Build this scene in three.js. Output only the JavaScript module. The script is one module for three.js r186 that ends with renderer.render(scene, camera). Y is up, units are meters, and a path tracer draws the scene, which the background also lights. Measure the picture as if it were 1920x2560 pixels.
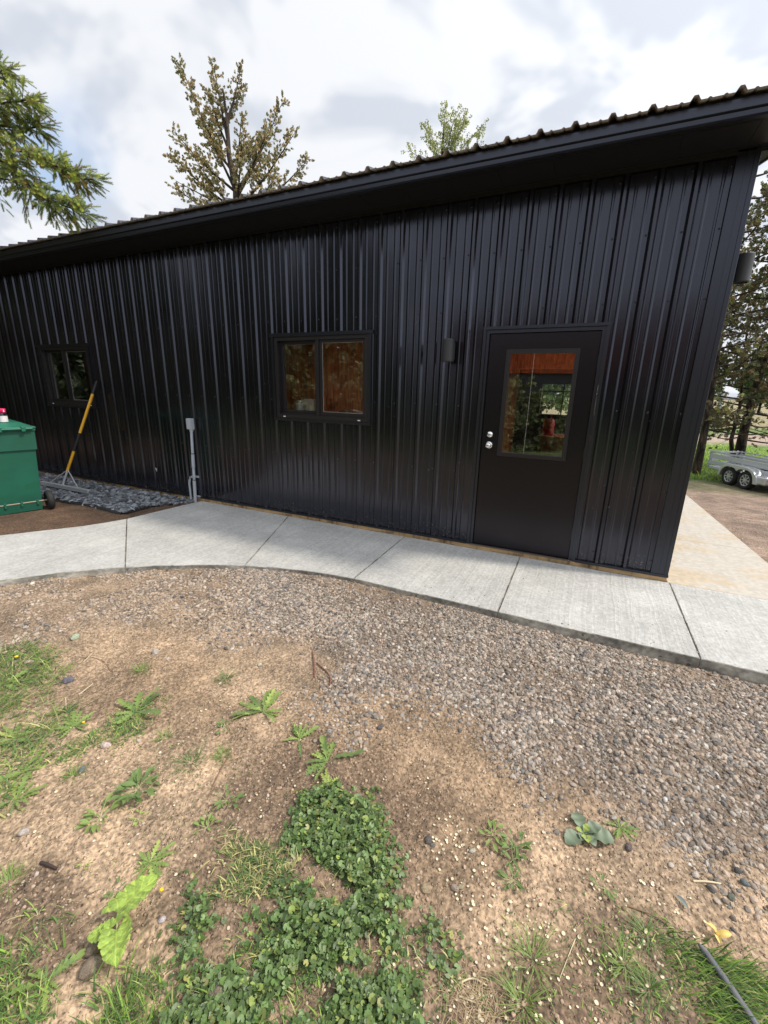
import * as THREE from 'three';
import { mergeGeometries } from 'three/addons/utils/BufferGeometryUtils.js';
import { RoundedBoxGeometry } from 'three/addons/geometries/RoundedBoxGeometry.js';

// ---------------------------------------------------------------- camera, sky, sun
const scene = new THREE.Scene();
const camera = new THREE.PerspectiveCamera(100.1, 0.75, 0.05, 1500);
camera.rotation.order = 'YXZ';
camera.position.set(-0.7512, 1.5497, 4.1965);
camera.rotation.set(-0.2768, 0.4391, 0.0236);
const renderer = new THREE.WebGLRenderer({ antialias: true });
renderer.toneMapping = THREE.LinearToneMapping;
renderer.toneMappingExposure = 1.08;
renderer.shadowMap.enabled = true;

const SUN = new THREE.Vector3(0.62, 0.77, -0.13).normalize();
const sun = new THREE.DirectionalLight(new THREE.Color(1, 0.91, 0.78), 3.0);
sun.position.copy(SUN).multiplyScalar(60);
sun.castShadow = true;
sun.shadow.radius = 9;
sun.shadow.mapSize.set(2048, 2048);
Object.assign(sun.shadow.camera, { left: -25, right: 25, top: 25, bottom: -25, near: 1, far: 140 });
scene.add(sun, sun.target);

function mulberry(a) { return () => { a |= 0; a = a + 0x6D2B79F5 | 0; let t = Math.imul(a ^ a >>> 15, 1 | a); t = t + Math.imul(t ^ t >>> 7, 61 | t) ^ t; return ((t ^ t >>> 14) >>> 0) / 4294967296; }; }
const hash = (x, y, s = 0) => { let h = Math.imul(x | 0, 374761393) + Math.imul(y | 0, 668265263) + Math.imul(s | 0, 1442695041); h = Math.imul(h ^ h >>> 13, 1274126177); h ^= h >>> 16; return (h >>> 0) / 4294967296; };
const fade = t => t * t * t * (t * (t * 6 - 15) + 10), lerp = (a, b, t) => a + (b - a) * t, clamp = (v, a = 0, b = 1) => Math.min(b, Math.max(a, v));
const smooth = (a, b, v) => { const t = clamp((v - a) / (b - a)); return t * t * (3 - 2 * t); };
function vnoise(x, y, s = 0, per = 0) {
  const xi = Math.floor(x), yi = Math.floor(y), u = fade(x - xi), v = fade(y - yi);
  const w = per ? k => ((k % per) + per) % per : k => k;
  return lerp(lerp(hash(w(xi), w(yi), s), hash(w(xi + 1), w(yi), s), u), lerp(hash(w(xi), w(yi + 1), s), hash(w(xi + 1), w(yi + 1), s), u), v);
}
function fbm(x, y, s = 0, oct = 5, per = 0) { let a = 0.5, r = 0, n = 0; for (let i = 0; i < oct; i++) { r += a * vnoise(x, y, s + i, per); n += a; x *= 2; y *= 2; per *= 2; a *= 0.5; } return r / n; }

{ // broken cloud deck with blue gaps, brighter towards the veiled sun
  const W = 2048, H = 1024, d = new Float32Array(W * H * 4);
  for (let j = 0; j < H; j++) {
    const th = ((j + 0.5) / H - 0.5) * Math.PI, sy = Math.sin(th), cy = Math.cos(th);
    for (let i = 0; i < W; i++) {
      const ph = ((i + 0.5) / W - 0.5) * 2 * Math.PI, x = Math.cos(ph) * cy, z = Math.sin(ph) * cy, k = (j * W + i) * 4;
      let r, g, b;
      if (sy < -0.02) { r = 0.2; g = 0.19; b = 0.15; } else {
        const h = Math.max(sy, 0) + 0.22, px = x / h, pz = z / h;
        const a = 0.86 * px + 0.5 * pz, c = -0.5 * px + 0.86 * pz;             // the clouds are drawn out along one direction
        const wx = fbm(a * 0.9, c * 0.9, 11, 3) - 0.5, wz = fbm(a * 0.9 + 7, c * 0.9, 15, 3) - 0.5;
        const n = fbm(a * 0.75 + wx * 1.6 + 3.1, c * 1.5 + wz * 1.6 + 1.7, 21, 6);
        const n2 = fbm(a * 2.6 + wx * 3 + 9, c * 4.6 + wz * 3, 33, 5);
        const glow = Math.max(0, x * SUN.x + sy * SUN.y + z * SUN.z);
        const hole = smooth(0.93, 0.995, -(x * 0.76 - sy * 0.49 + z * 0.43)) * 0.55 + smooth(0.95, 1.0, -(x * 0.86 - sy * 0.20 + z * 0.45)) * 0.30;
        let cover = smooth(-0.30 + hole, 0.0 + hole, n + (n2 - 0.5) * 0.40);
        cover = Math.max(cover, smooth(0.16, 0.0, sy) * 0.7, smooth(0.55, 0.95, glow));
        const tone = 0.80 + 0.20 * smooth(0.38, 0.57, n2 * 0.32 + n * 0.06 + 0.62 * fbm(a * 6 + wx * 5, c * 8 + wz * 5, 37, 4));
        const bright = 0.87 * tone * (1 + 0.34 * glow ** 1.5 + 0.9 * glow ** 4 + 2.5 * glow ** 14);
        const cr = bright * lerp(0.62, 0.98, tone), cg = bright * lerp(0.84, 1, tone), cb = bright * lerp(1.22, 1.04, tone);
        const up = smooth(0, 0.8, sy), br = lerp(0.58, 0.20, up), bg = lerp(0.70, 0.38, up), bb = lerp(0.86, 0.74, up);
        r = lerp(br, cr, cover); g = lerp(bg, cg, cover); b = lerp(bb, cb, cover);
      }
      d[k] = r; d[k + 1] = g; d[k + 2] = b; d[k + 3] = 1;
    }
  }
  const t = new THREE.DataTexture(d, W, H, THREE.RGBAFormat, THREE.FloatType);
  t.mapping = THREE.EquirectangularReflectionMapping; t.magFilter = t.minFilter = THREE.LinearFilter; t.wrapS = THREE.RepeatWrapping; t.needsUpdate = true;
  scene.background = t; scene.environment = t;
}

// ---------------------------------------------------------------- helpers
const taken = {};
const numbered = n => { const k = taken[n] = (taken[n] ?? -1) + 1; return k ? `${n}_${String(k).padStart(3, '0')}` : n; };
const V = (x, y, z) => new THREE.Vector3(x, y, z);
function add(name, geo, mat, parent) {                 // a part or a one-mesh thing
  const m = new THREE.Mesh(geo, mat); m.name = parent ? name : numbered(name); m.castShadow = m.receiveShadow = true; (parent || scene).add(m); return m;
}
function tag(o, label, category, group, kind) { if (label) o.userData.label = label; if (category) o.userData.category = category; if (group) o.userData.group = group; if (kind) o.userData.kind = kind; return o; }
function thing(name, label, category, pos = [0, 0, 0], turn = 0, group) { const g = new THREE.Group(); g.name = numbered(name); g.position.set(...pos); g.rotation.y = turn; scene.add(g); return tag(g, label, category, group); }
function copies(name, geo, mat, list, parent) {         // list of {m: Matrix4, c: [r,g,b]}
  const o = new THREE.InstancedMesh(geo, mat, list.length); o.name = parent ? name : numbered(name); o.castShadow = o.receiveShadow = true;
  const c = new THREE.Color();
  list.forEach((e, i) => { o.setMatrixAt(i, e.m); if (e.c) o.setColorAt(i, c.setRGB(...e.c)); });
  (parent || scene).add(o); return o;
}
const box = (x0, x1, y0, y1, z0, z1) => new THREE.BoxGeometry(x1 - x0, y1 - y0, z1 - z0).translate((x0 + x1) / 2, (y0 + y1) / 2, (z0 + z1) / 2);
const rbox = (x0, x1, y0, y1, z0, z1, r = 0.004, s = 2) => new RoundedBoxGeometry(x1 - x0, y1 - y0, z1 - z0, s, r).translate((x0 + x1) / 2, (y0 + y1) / 2, (z0 + z1) / 2);
const clean = g => { g = g.index ? g.toNonIndexed() : g; for (const k of Object.keys(g.attributes)) if (!['position', 'normal', 'uv'].includes(k)) g.deleteAttribute(k); return g; };
const merge = l => mergeGeometries(l.map(clean));
const ring = (x0, x1, y0, y1, w, z0, z1) => merge([box(x0, x1, y1 - w, y1, z0, z1), box(x0, x1, y0, y0 + w, z0, z1), box(x0, x0 + w, y0 + w, y1 - w, z0, z1), box(x1 - w, x1, y0 + w, y1 - w, z0, z1)]);
function boxUV(g, s = 1, rot = false) {                // uv in metres from the dominant direction of each face
  g = g.index ? g.toNonIndexed() : g; g.computeVertexNormals && !g.attributes.normal && g.computeVertexNormals();
  const p = g.attributes.position, n = g.attributes.normal, uv = new Float32Array(p.count * 2);
  for (let i = 0; i < p.count; i++) {
    const ax = Math.abs(n.getX(i)), ay = Math.abs(n.getY(i)), az = Math.abs(n.getZ(i)); let u, v;
    if (ay >= ax && ay >= az) { u = p.getX(i); v = p.getZ(i); } else if (ax > az) { u = p.getZ(i); v = p.getY(i); } else { u = p.getX(i); v = p.getY(i); }
    if (rot) [u, v] = [v, u];
    uv[i * 2] = u * s; uv[i * 2 + 1] = v * s;
  }
  g.setAttribute('uv', new THREE.BufferAttribute(uv, 2)); return g;
}
function tubeGeo(pts, r0, r1, seg = 6, cap = true) {   // tapered tube through points
  const P = pts.map(p => p.isVector3 ? p : V(...p)), n = P.length, pos = [], nor = [], uv = [], idx = []; let side = V(1, 0, 0), len = 0;
  for (let i = 0; i < n; i++) {
    const t = P[Math.min(i + 1, n - 1)].clone().sub(P[Math.max(i - 1, 0)]).normalize();
    if (Math.abs(side.dot(t)) > 0.95 || !i) side = Math.abs(t.x) < 0.8 ? V(1, 0, 0) : V(0, 0, 1);
    side = side.clone().addScaledVector(t, -side.dot(t)).normalize(); const up = t.clone().cross(side);
    if (i) len += P[i].distanceTo(P[i - 1]);
    const r = Array.isArray(r0) ? r0[i] : lerp(r0, r1, i / (n - 1));
    for (let k = 0; k <= seg; k++) { const a = k / seg * Math.PI * 2, d = side.clone().multiplyScalar(Math.cos(a)).addScaledVector(up, Math.sin(a)); pos.push(P[i].x + d.x * r, P[i].y + d.y * r, P[i].z + d.z * r); nor.push(d.x, d.y, d.z); uv.push(k / seg, len); }
  }
  for (let i = 0; i < n - 1; i++) for (let k = 0; k < seg; k++) { const a = i * (seg + 1) + k, b = a + seg + 1; idx.push(a, a + 1, b, b, a + 1, b + 1); }
  if (cap) for (const [i, s] of [[0, 0], [n - 1, 1]]) { const c = pos.length / 3; pos.push(P[i].x, P[i].y, P[i].z); nor.push(0, s ? 1 : -1, 0); uv.push(0, 0); for (let k = 0; k < seg; k++) { const a = i * (seg + 1) + k; s ? idx.push(c, a, a + 1) : idx.push(c, a + 1, a); } }
  const g = new THREE.BufferGeometry(); g.setAttribute('position', new THREE.Float32BufferAttribute(pos, 3)); g.setAttribute('normal', new THREE.Float32BufferAttribute(nor, 3)); g.setAttribute('uv', new THREE.Float32BufferAttribute(uv, 2)); g.setIndex(idx); return g;
}
const lathe = (pts, seg = 24) => new THREE.LatheGeometry(pts.map(p => new THREE.Vector2(...p)), seg);
function texture(w, h, fn, srgb = true) {              // fn(u, v, x, y) -> [r, g, b] in 0..1
  const d = new Uint8Array(w * h * 4);
  for (let y = 0; y < h; y++) for (let x = 0; x < w; x++) { const c = fn(x / w, y / h, x, y), k = (y * w + x) * 4; for (let q = 0; q < 3; q++) d[k + q] = clamp(c[q]) * 255; d[k + 3] = 255; }
  const t = new THREE.DataTexture(d, w, h); t.wrapS = t.wrapT = THREE.RepeatWrapping; t.magFilter = THREE.LinearFilter; t.minFilter = THREE.LinearMipmapLinearFilter; t.generateMipmaps = true;
  if (srgb) t.colorSpace = THREE.SRGBColorSpace; t.needsUpdate = true; return t;
}
const grey = v => [v, v, v];
const mat = (rgb, rough = 0.8, o = {}) => new THREE.MeshStandardMaterial({ color: new THREE.Color().setRGB(...rgb), roughness: rough, ...o });

// ---------------------------------------------------------------- materials
const rt = mulberry(5);
const specks = (n, w, h, r0, r1, seed) => { const a = new Float32Array(w * h), r = mulberry(seed); for (let i = 0; i < n; i++) { const cx = r() * w, cy = r() * h, rr = r0 + r() ** 2 * (r1 - r0), v = 0.3 + r() * 0.7; for (let y = -Math.ceil(rr); y <= rr; y++) for (let x = -Math.ceil(rr); x <= rr; x++) { const d = Math.hypot(x, y) / rr; if (d < 1) { const k = (((cy + y) | 0) + h) % h * w + (((cx + x) | 0) + w) % w; a[k] = Math.max(a[k], v * (1 - d * d * 0.6)); } } } return a; };
const concPits = specks(2600, 1024, 1024, 0.6, 2.6, 31);
const concLines = new Float32Array(1024).map((_, i) => vnoise(i / 1024 * 300, 0.5, 3, 300) * 0.5 + vnoise(i / 1024 * 90, 2.5, 4, 90) * 0.5);
const concHeight = (u, v, x, y) => { const wob = Math.floor(x + (fbm(u * 6, v * 6, 41, 3, 6) - 0.5) * 26 + 2048) % 1024; return concLines[wob] * 0.45 + fbm(u * 64, v * 64, 44, 3, 64) * 0.55; };
const concMap = texture(1024, 1024, (u, v, x, y) => { const k = y * 1024 + x, h = concHeight(u, v, x, y), m = fbm(u * 5, v * 5, 46, 5, 5); const t = 0.83 + (h - 0.5) * 0.28 + (m - 0.5) * 0.14 - concPits[k] * 0.18; return [t, t * 0.995, t * 0.98]; });
const concBump = texture(1024, 1024, (u, v, x, y) => grey(clamp(0.15 + concHeight(u, v, x, y) * 0.75 - concPits[y * 1024 + x] * 0.4)), false);
const M = {};
M.concrete = mat([0.65, 0.65, 0.64], 0.88, { map: concMap, bumpMap: concBump, bumpScale: 0.005 });
const oldMap = texture(1024, 1024, (u, v) => { const st = fbm(u * 2, v * 9, 51, 5, 2), f = fbm(u * 40, v * 40, 55, 3, 40), w = smooth(0.42, 0.62, fbm(u * 3, v * 4, 57, 5, 3)); const t = 0.84 - smooth(0.48, 0.66, st) * 0.26 + (f - 0.5) * 0.12; return [t, t * lerp(0.97, 0.93, w), t * lerp(0.93, 0.83, w)]; });
M.oldConcrete = mat([0.70, 0.69, 0.66], 0.9, { map: oldMap, bumpMap: concBump, bumpScale: 0.002 });
// black painted steel; splashed mud specks in a strip above the ground, a few higher up
const splash = new Float32Array(2048 * 1024); { const r = mulberry(77); for (let i = 0; i < 5200; i++) { const cx = r() * 2048, hgt = i < 4700 ? Math.abs(r() + r() + r() - 1.5) * 0.16 : r() * 2.2, cy = (hgt + 0.02) / 3.3 * 1024, rr = 0.5 + r() ** 3 * 2.0, v = 0.15 + r() * 0.55; for (let y = -2; y <= 2; y++) for (let x = -2; x <= 2; x++) if (Math.hypot(x, y) <= rr) { const yy = (cy + y) | 0; if (yy >= 0 && yy < 1024) { const k = yy * 2048 + ((cx + x + 2048) | 0) % 2048; splash[k] = Math.max(splash[k], v); } } } }
const wallMap = texture(2048, 1024, (u, v, x, y) => { const s = splash[y * 2048 + x], m = fbm(u * 24, v * 12, 61, 4, 24), st = fbm(u * 160, v * 4, 63, 3, 160); const t = 0.072 + (m - 0.5) * 0.02 + (st - 0.5) * 0.015; return [lerp(t, 0.42, s), lerp(t * 0.96, 0.38, s), lerp(t * 1.12, 0.33, s)]; });
const wallRough = texture(1024, 512, (u, v) => grey(0.62 + (fbm(u * 16, v * 8, 65, 5, 16) - 0.5) * 0.5), false);
M.blackSteel = new THREE.MeshPhysicalMaterial({ map: wallMap, roughness: 0.29, roughnessMap: wallRough, ior: 1.72, bumpMap: wallRough, bumpScale: 0.0012, specularColor: new THREE.Color().setRGB(0.76, 0.80, 1.0) });
M.blackTrim = new THREE.MeshPhysicalMaterial({ color: new THREE.Color().setRGB(0.006, 0.006, 0.0065), roughness: 0.30, ior: 1.75, specularColor: new THREE.Color().setRGB(0.74, 0.80, 1.0) });
M.soffit = mat([0.007, 0.007, 0.008], 0.5);
M.blackDoor = new THREE.MeshPhysicalMaterial({ color: new THREE.Color().setRGB(0.004, 0.004, 0.0045), roughness: 0.27, ior: 1.5, specularColor: new THREE.Color().setRGB(0.88, 0.82, 0.95), bumpMap: wallRough, bumpScale: 0.0004 });
M.frame = mat([0.013, 0.011, 0.012], 0.42);
M.primer = mat([0.50, 0.45, 0.40], 0.7);
M.lamp = mat([0.035, 0.037, 0.04], 0.5, { metalness: 0.0, bumpMap: concBump, bumpScale: 0.0004 });
M.chrome = mat([0.82, 0.82, 0.80], 0.12, { metalness: 1 });
M.glass = new THREE.MeshPhysicalMaterial({ color: 0xffffff, transmission: 1, thickness: 0, roughness: 0.01, ior: 2.2 });
M.clear = new THREE.MeshPhysicalMaterial({ color: 0xffffff, transmission: 1, thickness: 0, roughness: 0.05, ior: 1.45 });
M.screen = mat([0.02, 0.018, 0.018], 0.9, { transparent: true, opacity: 0.55 });
M.white = mat([0.75, 0.75, 0.73], 0.6);
const woodMap = texture(1024, 1024, (u, v) => { const b = Math.floor(u * 8), tone = hash(b, 3, 9), g = fbm(u * 90 + b * 7, v * 5 + tone * 9, 71, 5), f = fbm(u * 300, v * 20, 75, 3), kn = smooth(0.74, 0.82, fbm(u * 9 + b, v * 6, 77, 3)); const t = 0.52 + (g - 0.5) * 0.55 + (f - 0.5) * 0.12 + (tone - 0.5) * 0.16 - kn * 0.2; return [0.92 * t + 0.22, 0.64 * t + 0.08, 0.38 * t + 0.03]; });
M.wood = mat([1, 1, 1], 0.55, { map: woodMap });
const lumberMap = texture(1024, 256, (u, v) => { const g = fbm(u * 10, v * 60, 81, 5, 10), d = smooth(0.45, 0.75, fbm(u * 14, v * 5, 83, 5, 14)), kn = smooth(0.80, 0.88, vnoise(u * 40, v * 4, 85, 40)); const t = 0.70 + (g - 0.5) * 0.3 - d * 0.16 - kn * 0.14; return [t, t * 0.84, t * 0.62]; });
M.lumber = mat([0.95, 0.93, 0.9], 0.85, { map: lumberMap, bumpMap: lumberMap, bumpScale: 0.001 });
M.plaster = mat([0.34, 0.35, 0.33], 0.9);
M.darkWall = mat([0.035, 0.037, 0.04], 0.8);
M.floor = mat([0.42, 0.40, 0.37], 0.5);
const barkMap = texture(512, 512, (u, v) => { const r = fbm(u * 12, v * 3, 91, 5, 12), f = fbm(u * 50, v * 25, 95, 3, 50); const t = 0.42 + (r - 0.5) * 0.9 + (f - 0.5) * 0.3; return [t * 0.62, t * 0.52, t * 0.44]; });
M.bark = mat([0.75, 0.72, 0.70], 0.95, { map: barkMap, bumpMap: barkMap, bumpScale: 0.02 });
M.twig = mat([0.085, 0.065, 0.05], 0.9);
const leafy = (rgb, o = {}) => new THREE.MeshPhysicalMaterial({ color: new THREE.Color().setRGB(...rgb), roughness: 0.8, transmission: 0.3, thickness: 0, side: THREE.DoubleSide, ...o });
M.leaf = leafy([1, 1, 1]);
M.leafSolid = mat([1, 1, 1], 0.75, { side: THREE.DoubleSide });

// ---------------------------------------------------------------- regions on the ground (world x, z)
const inside = (P, x, z) => { let r = false; for (let i = 0, j = P.length - 1; i < P.length; j = i++) if ((P[i][1] > z) !== (P[j][1] > z) && x < (P[j][0] - P[i][0]) * (z - P[i][1]) / (P[j][1] - P[i][1]) + P[i][0]) r = !r; return r; };
const edgeDist = (P, x, z) => { let d = 1e9; for (let i = 0, j = P.length - 1; i < P.length; j = i++) { const ax = P[j][0], az = P[j][1], bx = P[i][0] - ax, bz = P[i][1] - az, t = clamp(((x - ax) * bx + (z - az) * bz) / (bx * bx + bz * bz)); d = Math.min(d, Math.hypot(x - ax - bx * t, z - az - bz * t)); } return inside(P, x, z) ? d : -d; };
const ivyA = [[-1.612,3.144],[-1.656,3.057],[-1.373,2.926],[-1.275,3.048],[-1.21,3.198],[-1.15,3.255],[-1.09,3.312],[-1.05,3.39],[-0.98,3.42],[-0.94,3.46],[-0.90,3.54],[-1.483,3.828],[-1.575,3.779],[-1.561,3.701],[-1.509,3.617],[-1.413,3.59],[-1.447,3.534],[-1.518,3.489],[-1.53,3.419],[-1.479,3.339],[-1.556,3.256]];
const ivyB = [[-1.633,3.708],[-1.581,3.611],[-1.523,3.538],[-1.373,3.452],[-1.214,3.492],[-1.078,3.615],[-1.549,3.845],[-1.563,3.739]];
const grassLeft = [[-4.9,3.5],[-4.6,3.2],[-3.984,3.067],[-3.625,2.978],[-3.284,3.062],[-3.012,3.242],[-2.869,3.373],[-2.676,3.426],[-2.6,3.6],[-2.649,3.734],[-3.4,4.3]];
const weedRow = [[-2.737,3.409],[-2.742,3.04],[-2.648,2.869],[-2.53,3.147],[-2.616,3.323],[-2.687,3.42]];
const grassLow = [[-2.157,3.916],[-2.126,3.89],[-2.054,3.741],[-1.998,3.761],[-2.01,3.864],[-1.851,3.978],[-1.923,4.013]];
const grassMid = [[-1.693,3.916],[-1.772,3.805],[-1.694,3.776],[-1.495,3.819]];
const grassPole = [[-0.26,2.971],[-0.216,2.893],[-0.161,2.878],[-0.084,2.895],[-0.012,2.995],[-0.048,3.112],[-0.208,3.19],[-0.258,3.022]];
const grassTan = [[-1.799,3.31],[-1.658,3.29],[-1.521,3.301],[-1.505,3.366],[-1.686,3.442]];
const gravelDense = [[-3.489,1.459],[-2.922,1.252],[-2.148,1.2],[-1.184,1.2],[-0.254,1.2],[0.568,1.2],[1.6,1.2],[1.5,2.1],[0.584,2.239],[0.074,2.461],[-0.154,2.541],[-0.417,2.629],[-0.578,2.547],[-0.771,2.559],[-0.876,2.444],[-1.066,2.283],[-1.262,2.284],[-1.493,2.296],[-1.667,2.491],[-1.832,2.469],[-2.029,2.375],[-2.222,2.043],[-2.666,1.913],[-3.109,1.86]];
const gravelSparse = [[-5.196,2.799],[-4.792,2.429],[-4.097,1.818],[-3.501,1.445],[-2.588,1.244],[-2.077,1.968],[-2.263,2.171],[-2.7,2.293],[-3.298,2.374],[-3.616,2.66],[-3.996,3.261]];

const front = [[1.3, 1.264], [0.45, 1.264], [-1.2, 1.264], [-2.4, 1.262], [-3.0, 1.355], [-3.4, 1.487], [-3.8, 1.685], [-4.28, 2.01], [-4.66, 2.355], [-4.9, 2.66], [-5.25, 3.2], [-5.6, 3.85]];
const back = [[-5.53, 0.03], [-5.57, 0.35], [-5.595, 0.7], [-5.62, 1.07], [-5.78, 1.5], [-6.17, 2.08], [-6.5, 2.6], [-6.9, 3.3]];
const bedLine = x => x < -7.4 ? 0.95 : lerp(0.95, 0.89, smooth(-7.4, -6.6, x)) + 0.05 * smooth(-6.5, -5.85, x);
function behindWalk(x, z) { // 1 on the building's side of the path on the left
  if (x > -5) return z < 0.5 ? 1 : 0;
  const zb = x > -5.62 ? 1.3 : lerp(1.3, 3.3, (x + 5.62) / -1.2); return smooth(0.9, 0.2, z - zb);
}
function groundHeight(x, z) {
  const bw = behindWalk(x, z);
  let y = lerp(-0.105 + lerp(0.062, 0.022, smooth(-2.4, 0.1, x)) * smooth(2.1, 1.2, z - 0.75 * Math.max(0, -2.4 - x)), -0.035, x < -4.9 ? bw : 0);
  y -= smooth(0.5, 12.5, -z) * 0.95 * (x > -60 ? 1 : 1);
  if (z > 0.9 && z < 6 && x > -7 && x < 3) {
    y += (fbm(x * 1.1, z * 1.1, 101, 3) - 0.5) * 0.05 * smooth(1.3, 2.2, z);
    const loose = 1 - 0.7 * smooth(-0.05, 0.1, edgeDistCache(x, z));
    y += (fbm(x * 7, z * 7, 105, 4) - 0.5) * 0.03 * loose + (fbm(x * 34, z * 34, 109, 2) - 0.5) * 0.012;
    y += 0.012 * smooth(-0.15, 0.1, edgeDistCache(x, z));
  } else y += (fbm(x * 0.5, z * 0.5, 113, 4) - 0.5) * 0.10 * smooth(-3, -8, z) + (fbm(x * 3, z * 3, 115, 3) - 0.5) * 0.02;
  if (z < -15) y += (fbm(x * 0.05, z * 0.05, 119, 3) - 0.5) * 0.5 * smooth(-15, -40, z);
  if (z > 4.8) y += (fbm(x * 0.4, z * 0.4, 123, 3) - 0.5) * 0.12 * smooth(4.8, 8, z);
  return y;
}
const edgeDistCache = (x, z) => (x < -4 || z > 3) ? -1 : edgeDist(gravelDense, x, z);

// ---------------------------------------------------------------- ground
const dirtPits = specks(5200, 1024, 1024, 0.7, 4.2, 131), dirtDark = specks(3000, 1024, 1024, 0.7, 3.4, 137);
const dirtMap = texture(1024, 1024, (u, v, x, y) => { const k = y * 1024 + x, a = fbm(u * 8, v * 8, 141, 6, 8), f = fbm(u * 128, v * 128, 147, 3, 128); const t = 0.78 + (a - 0.5) * 0.34 + (f - 0.5) * 0.56 + dirtPits[k] * 0.20 - dirtDark[k] * 0.26; return [t, t * 0.985, t * 0.96]; });
const dirtBump = texture(1024, 1024, (u, v, x, y) => { const k = y * 1024 + x; return grey(0.2 + fbm(u * 96, v * 96, 151, 4, 96) * 0.45 + dirtPits[k] * 0.5 - dirtDark[k] * 0.2); }, false);
M.ground = mat([1, 1, 1], 0.97, { map: dirtMap, vertexColors: true, bumpMap: dirtBump, bumpScale: 0.018 });
function groundColor(x, z) {
  const n = fbm(x * 1.7, z * 1.7, 161, 4), m = fbm(x * 0.15, z * 0.15, 167, 4), mix = (a, b, t) => a.map((v, i) => lerp(v, b[i], t));
  let c = mix([0.43, 0.308, 0.205], [0.58, 0.427, 0.293], smooth(0.35, 0.65, n));                     // light sandy soil
  const damp = smooth(0.42, 0.62, fbm(x * 2.3 + 4, z * 2.3, 171, 4)) * smooth(2.75, 3.35, z + 0.2 * x + 0.6);
  c = mix(c, [0.215, 0.15, 0.103], damp * 0.75);                                                       // darker crumbly soil among the weeds
  const g = x > -5.6 && z > 0.9 && z < 3.6 ? Math.max(smooth(-0.25, 0.25, edgeDist(gravelDense, x, z) + (n - 0.5) * 0.5), 0.55 * smooth(-0.15, 0.15, edgeDist(gravelSparse, x, z) + (n - 0.5) * 0.4)) : 0;
  c = mix(c, [0.26, 0.205, 0.165], g * 0.8);
  if (x < -4.9) c = mix(c, mix([0.135, 0.08, 0.052], [0.24, 0.15, 0.095], n), behindWalk(x, z));      // mulch-brown soil beside the bin
  if (z < 1.2 && x > 0.4) { c = mix([0.36, 0.255, 0.20], [0.54, 0.41, 0.33], n); c = mix(c, [0.16, 0.115, 0.09], smooth(0.5, 0.66, fbm(x * 1.1 + z * 0.5, z * 5 - x * 1.5, 181, 4)) * 0.55); c = mix(c, [0.20, 0.23, 0.10], smooth(-9.2, -10.4, z + (n - 0.5) * 2.2) * 0.6); c = mix(c, [0.13, 0.24, 0.035], smooth(-12.2, -13.2, z - 0.12 * x + (n - 0.5) * 1.2)); }
  else if (z < 0) c = [0.13, 0.2, 0.05];
  if (z < -14) c = mix([0.13, 0.25, 0.035], [0.19, 0.30, 0.06], m);
  const road = z + 27.5 + 0.28 * (x - 6);                                                             // gravel road crossing behind
  if (z < -14) { c = mix(c, [0.58, 0.46, 0.38], smooth(0.6, 0, Math.abs(road + 3.4) - 3.6)); if (road < -12) c = mix([0.14, 0.26, 0.04], [0.42, 0.37, 0.21], smooth(-12, -20, road)); }
  if (z > 5.5) c = mix(c, mix([0.10, 0.17, 0.04], [0.2, 0.24, 0.08], n), smooth(5.5, 7.5, z + (n - 0.5) * 2));
  return c;
}
{
  const axis = (a, b, step, lo, hi, grow) => { const l = []; for (let v = a; v <= b; v += step) l.push(v); let s = step; for (let v = l[l.length - 1]; v < hi;) { s *= grow; v += s; l.push(v); } s = step; const f = []; for (let v = a; v > lo;) { s *= grow; v -= s; f.push(v); } return f.reverse().concat(l); };
  const X = axis(-4.6, 0.9, 0.0145, -600, 600, 1.09), Z = axis(1.24, 4.3, 0.0145, -700, 300, 1.09), nx = X.length, nz = Z.length;
  const pos = new Float32Array(nx * nz * 3), col = new Float32Array(nx * nz * 3), uv = new Float32Array(nx * nz * 2), idx = new Uint32Array((nx - 1) * (nz - 1) * 6);
  let q = 0;
  for (let j = 0; j < nz; j++) for (let i = 0; i < nx; i++) { const k = j * nx + i, x = X[i], z = Z[j], c = groundColor(x, z); pos.set([x, groundHeight(x, z), z], k * 3); col.set(c, k * 3); uv.set([x / 1.3, z / 1.3], k * 2); }
  for (let j = 0; j < nz - 1; j++) for (let i = 0; i < nx - 1; i++) { const a = j * nx + i; idx.set([a, a + nx, a + 1, a + 1, a + nx, a + nx + 1], q); q += 6; }
  const g = new THREE.BufferGeometry(); g.setAttribute('position', new THREE.BufferAttribute(pos, 3)); g.setAttribute('color', new THREE.BufferAttribute(col, 3)); g.setAttribute('uv', new THREE.BufferAttribute(uv, 2)); g.setIndex(new THREE.BufferAttribute(idx, 1)); g.computeVertexNormals();
  tag(add('ground', g, M.ground), 'sandy bare soil yard running out to drive, grass bank and field', 'ground', null, 'structure');
}

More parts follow.
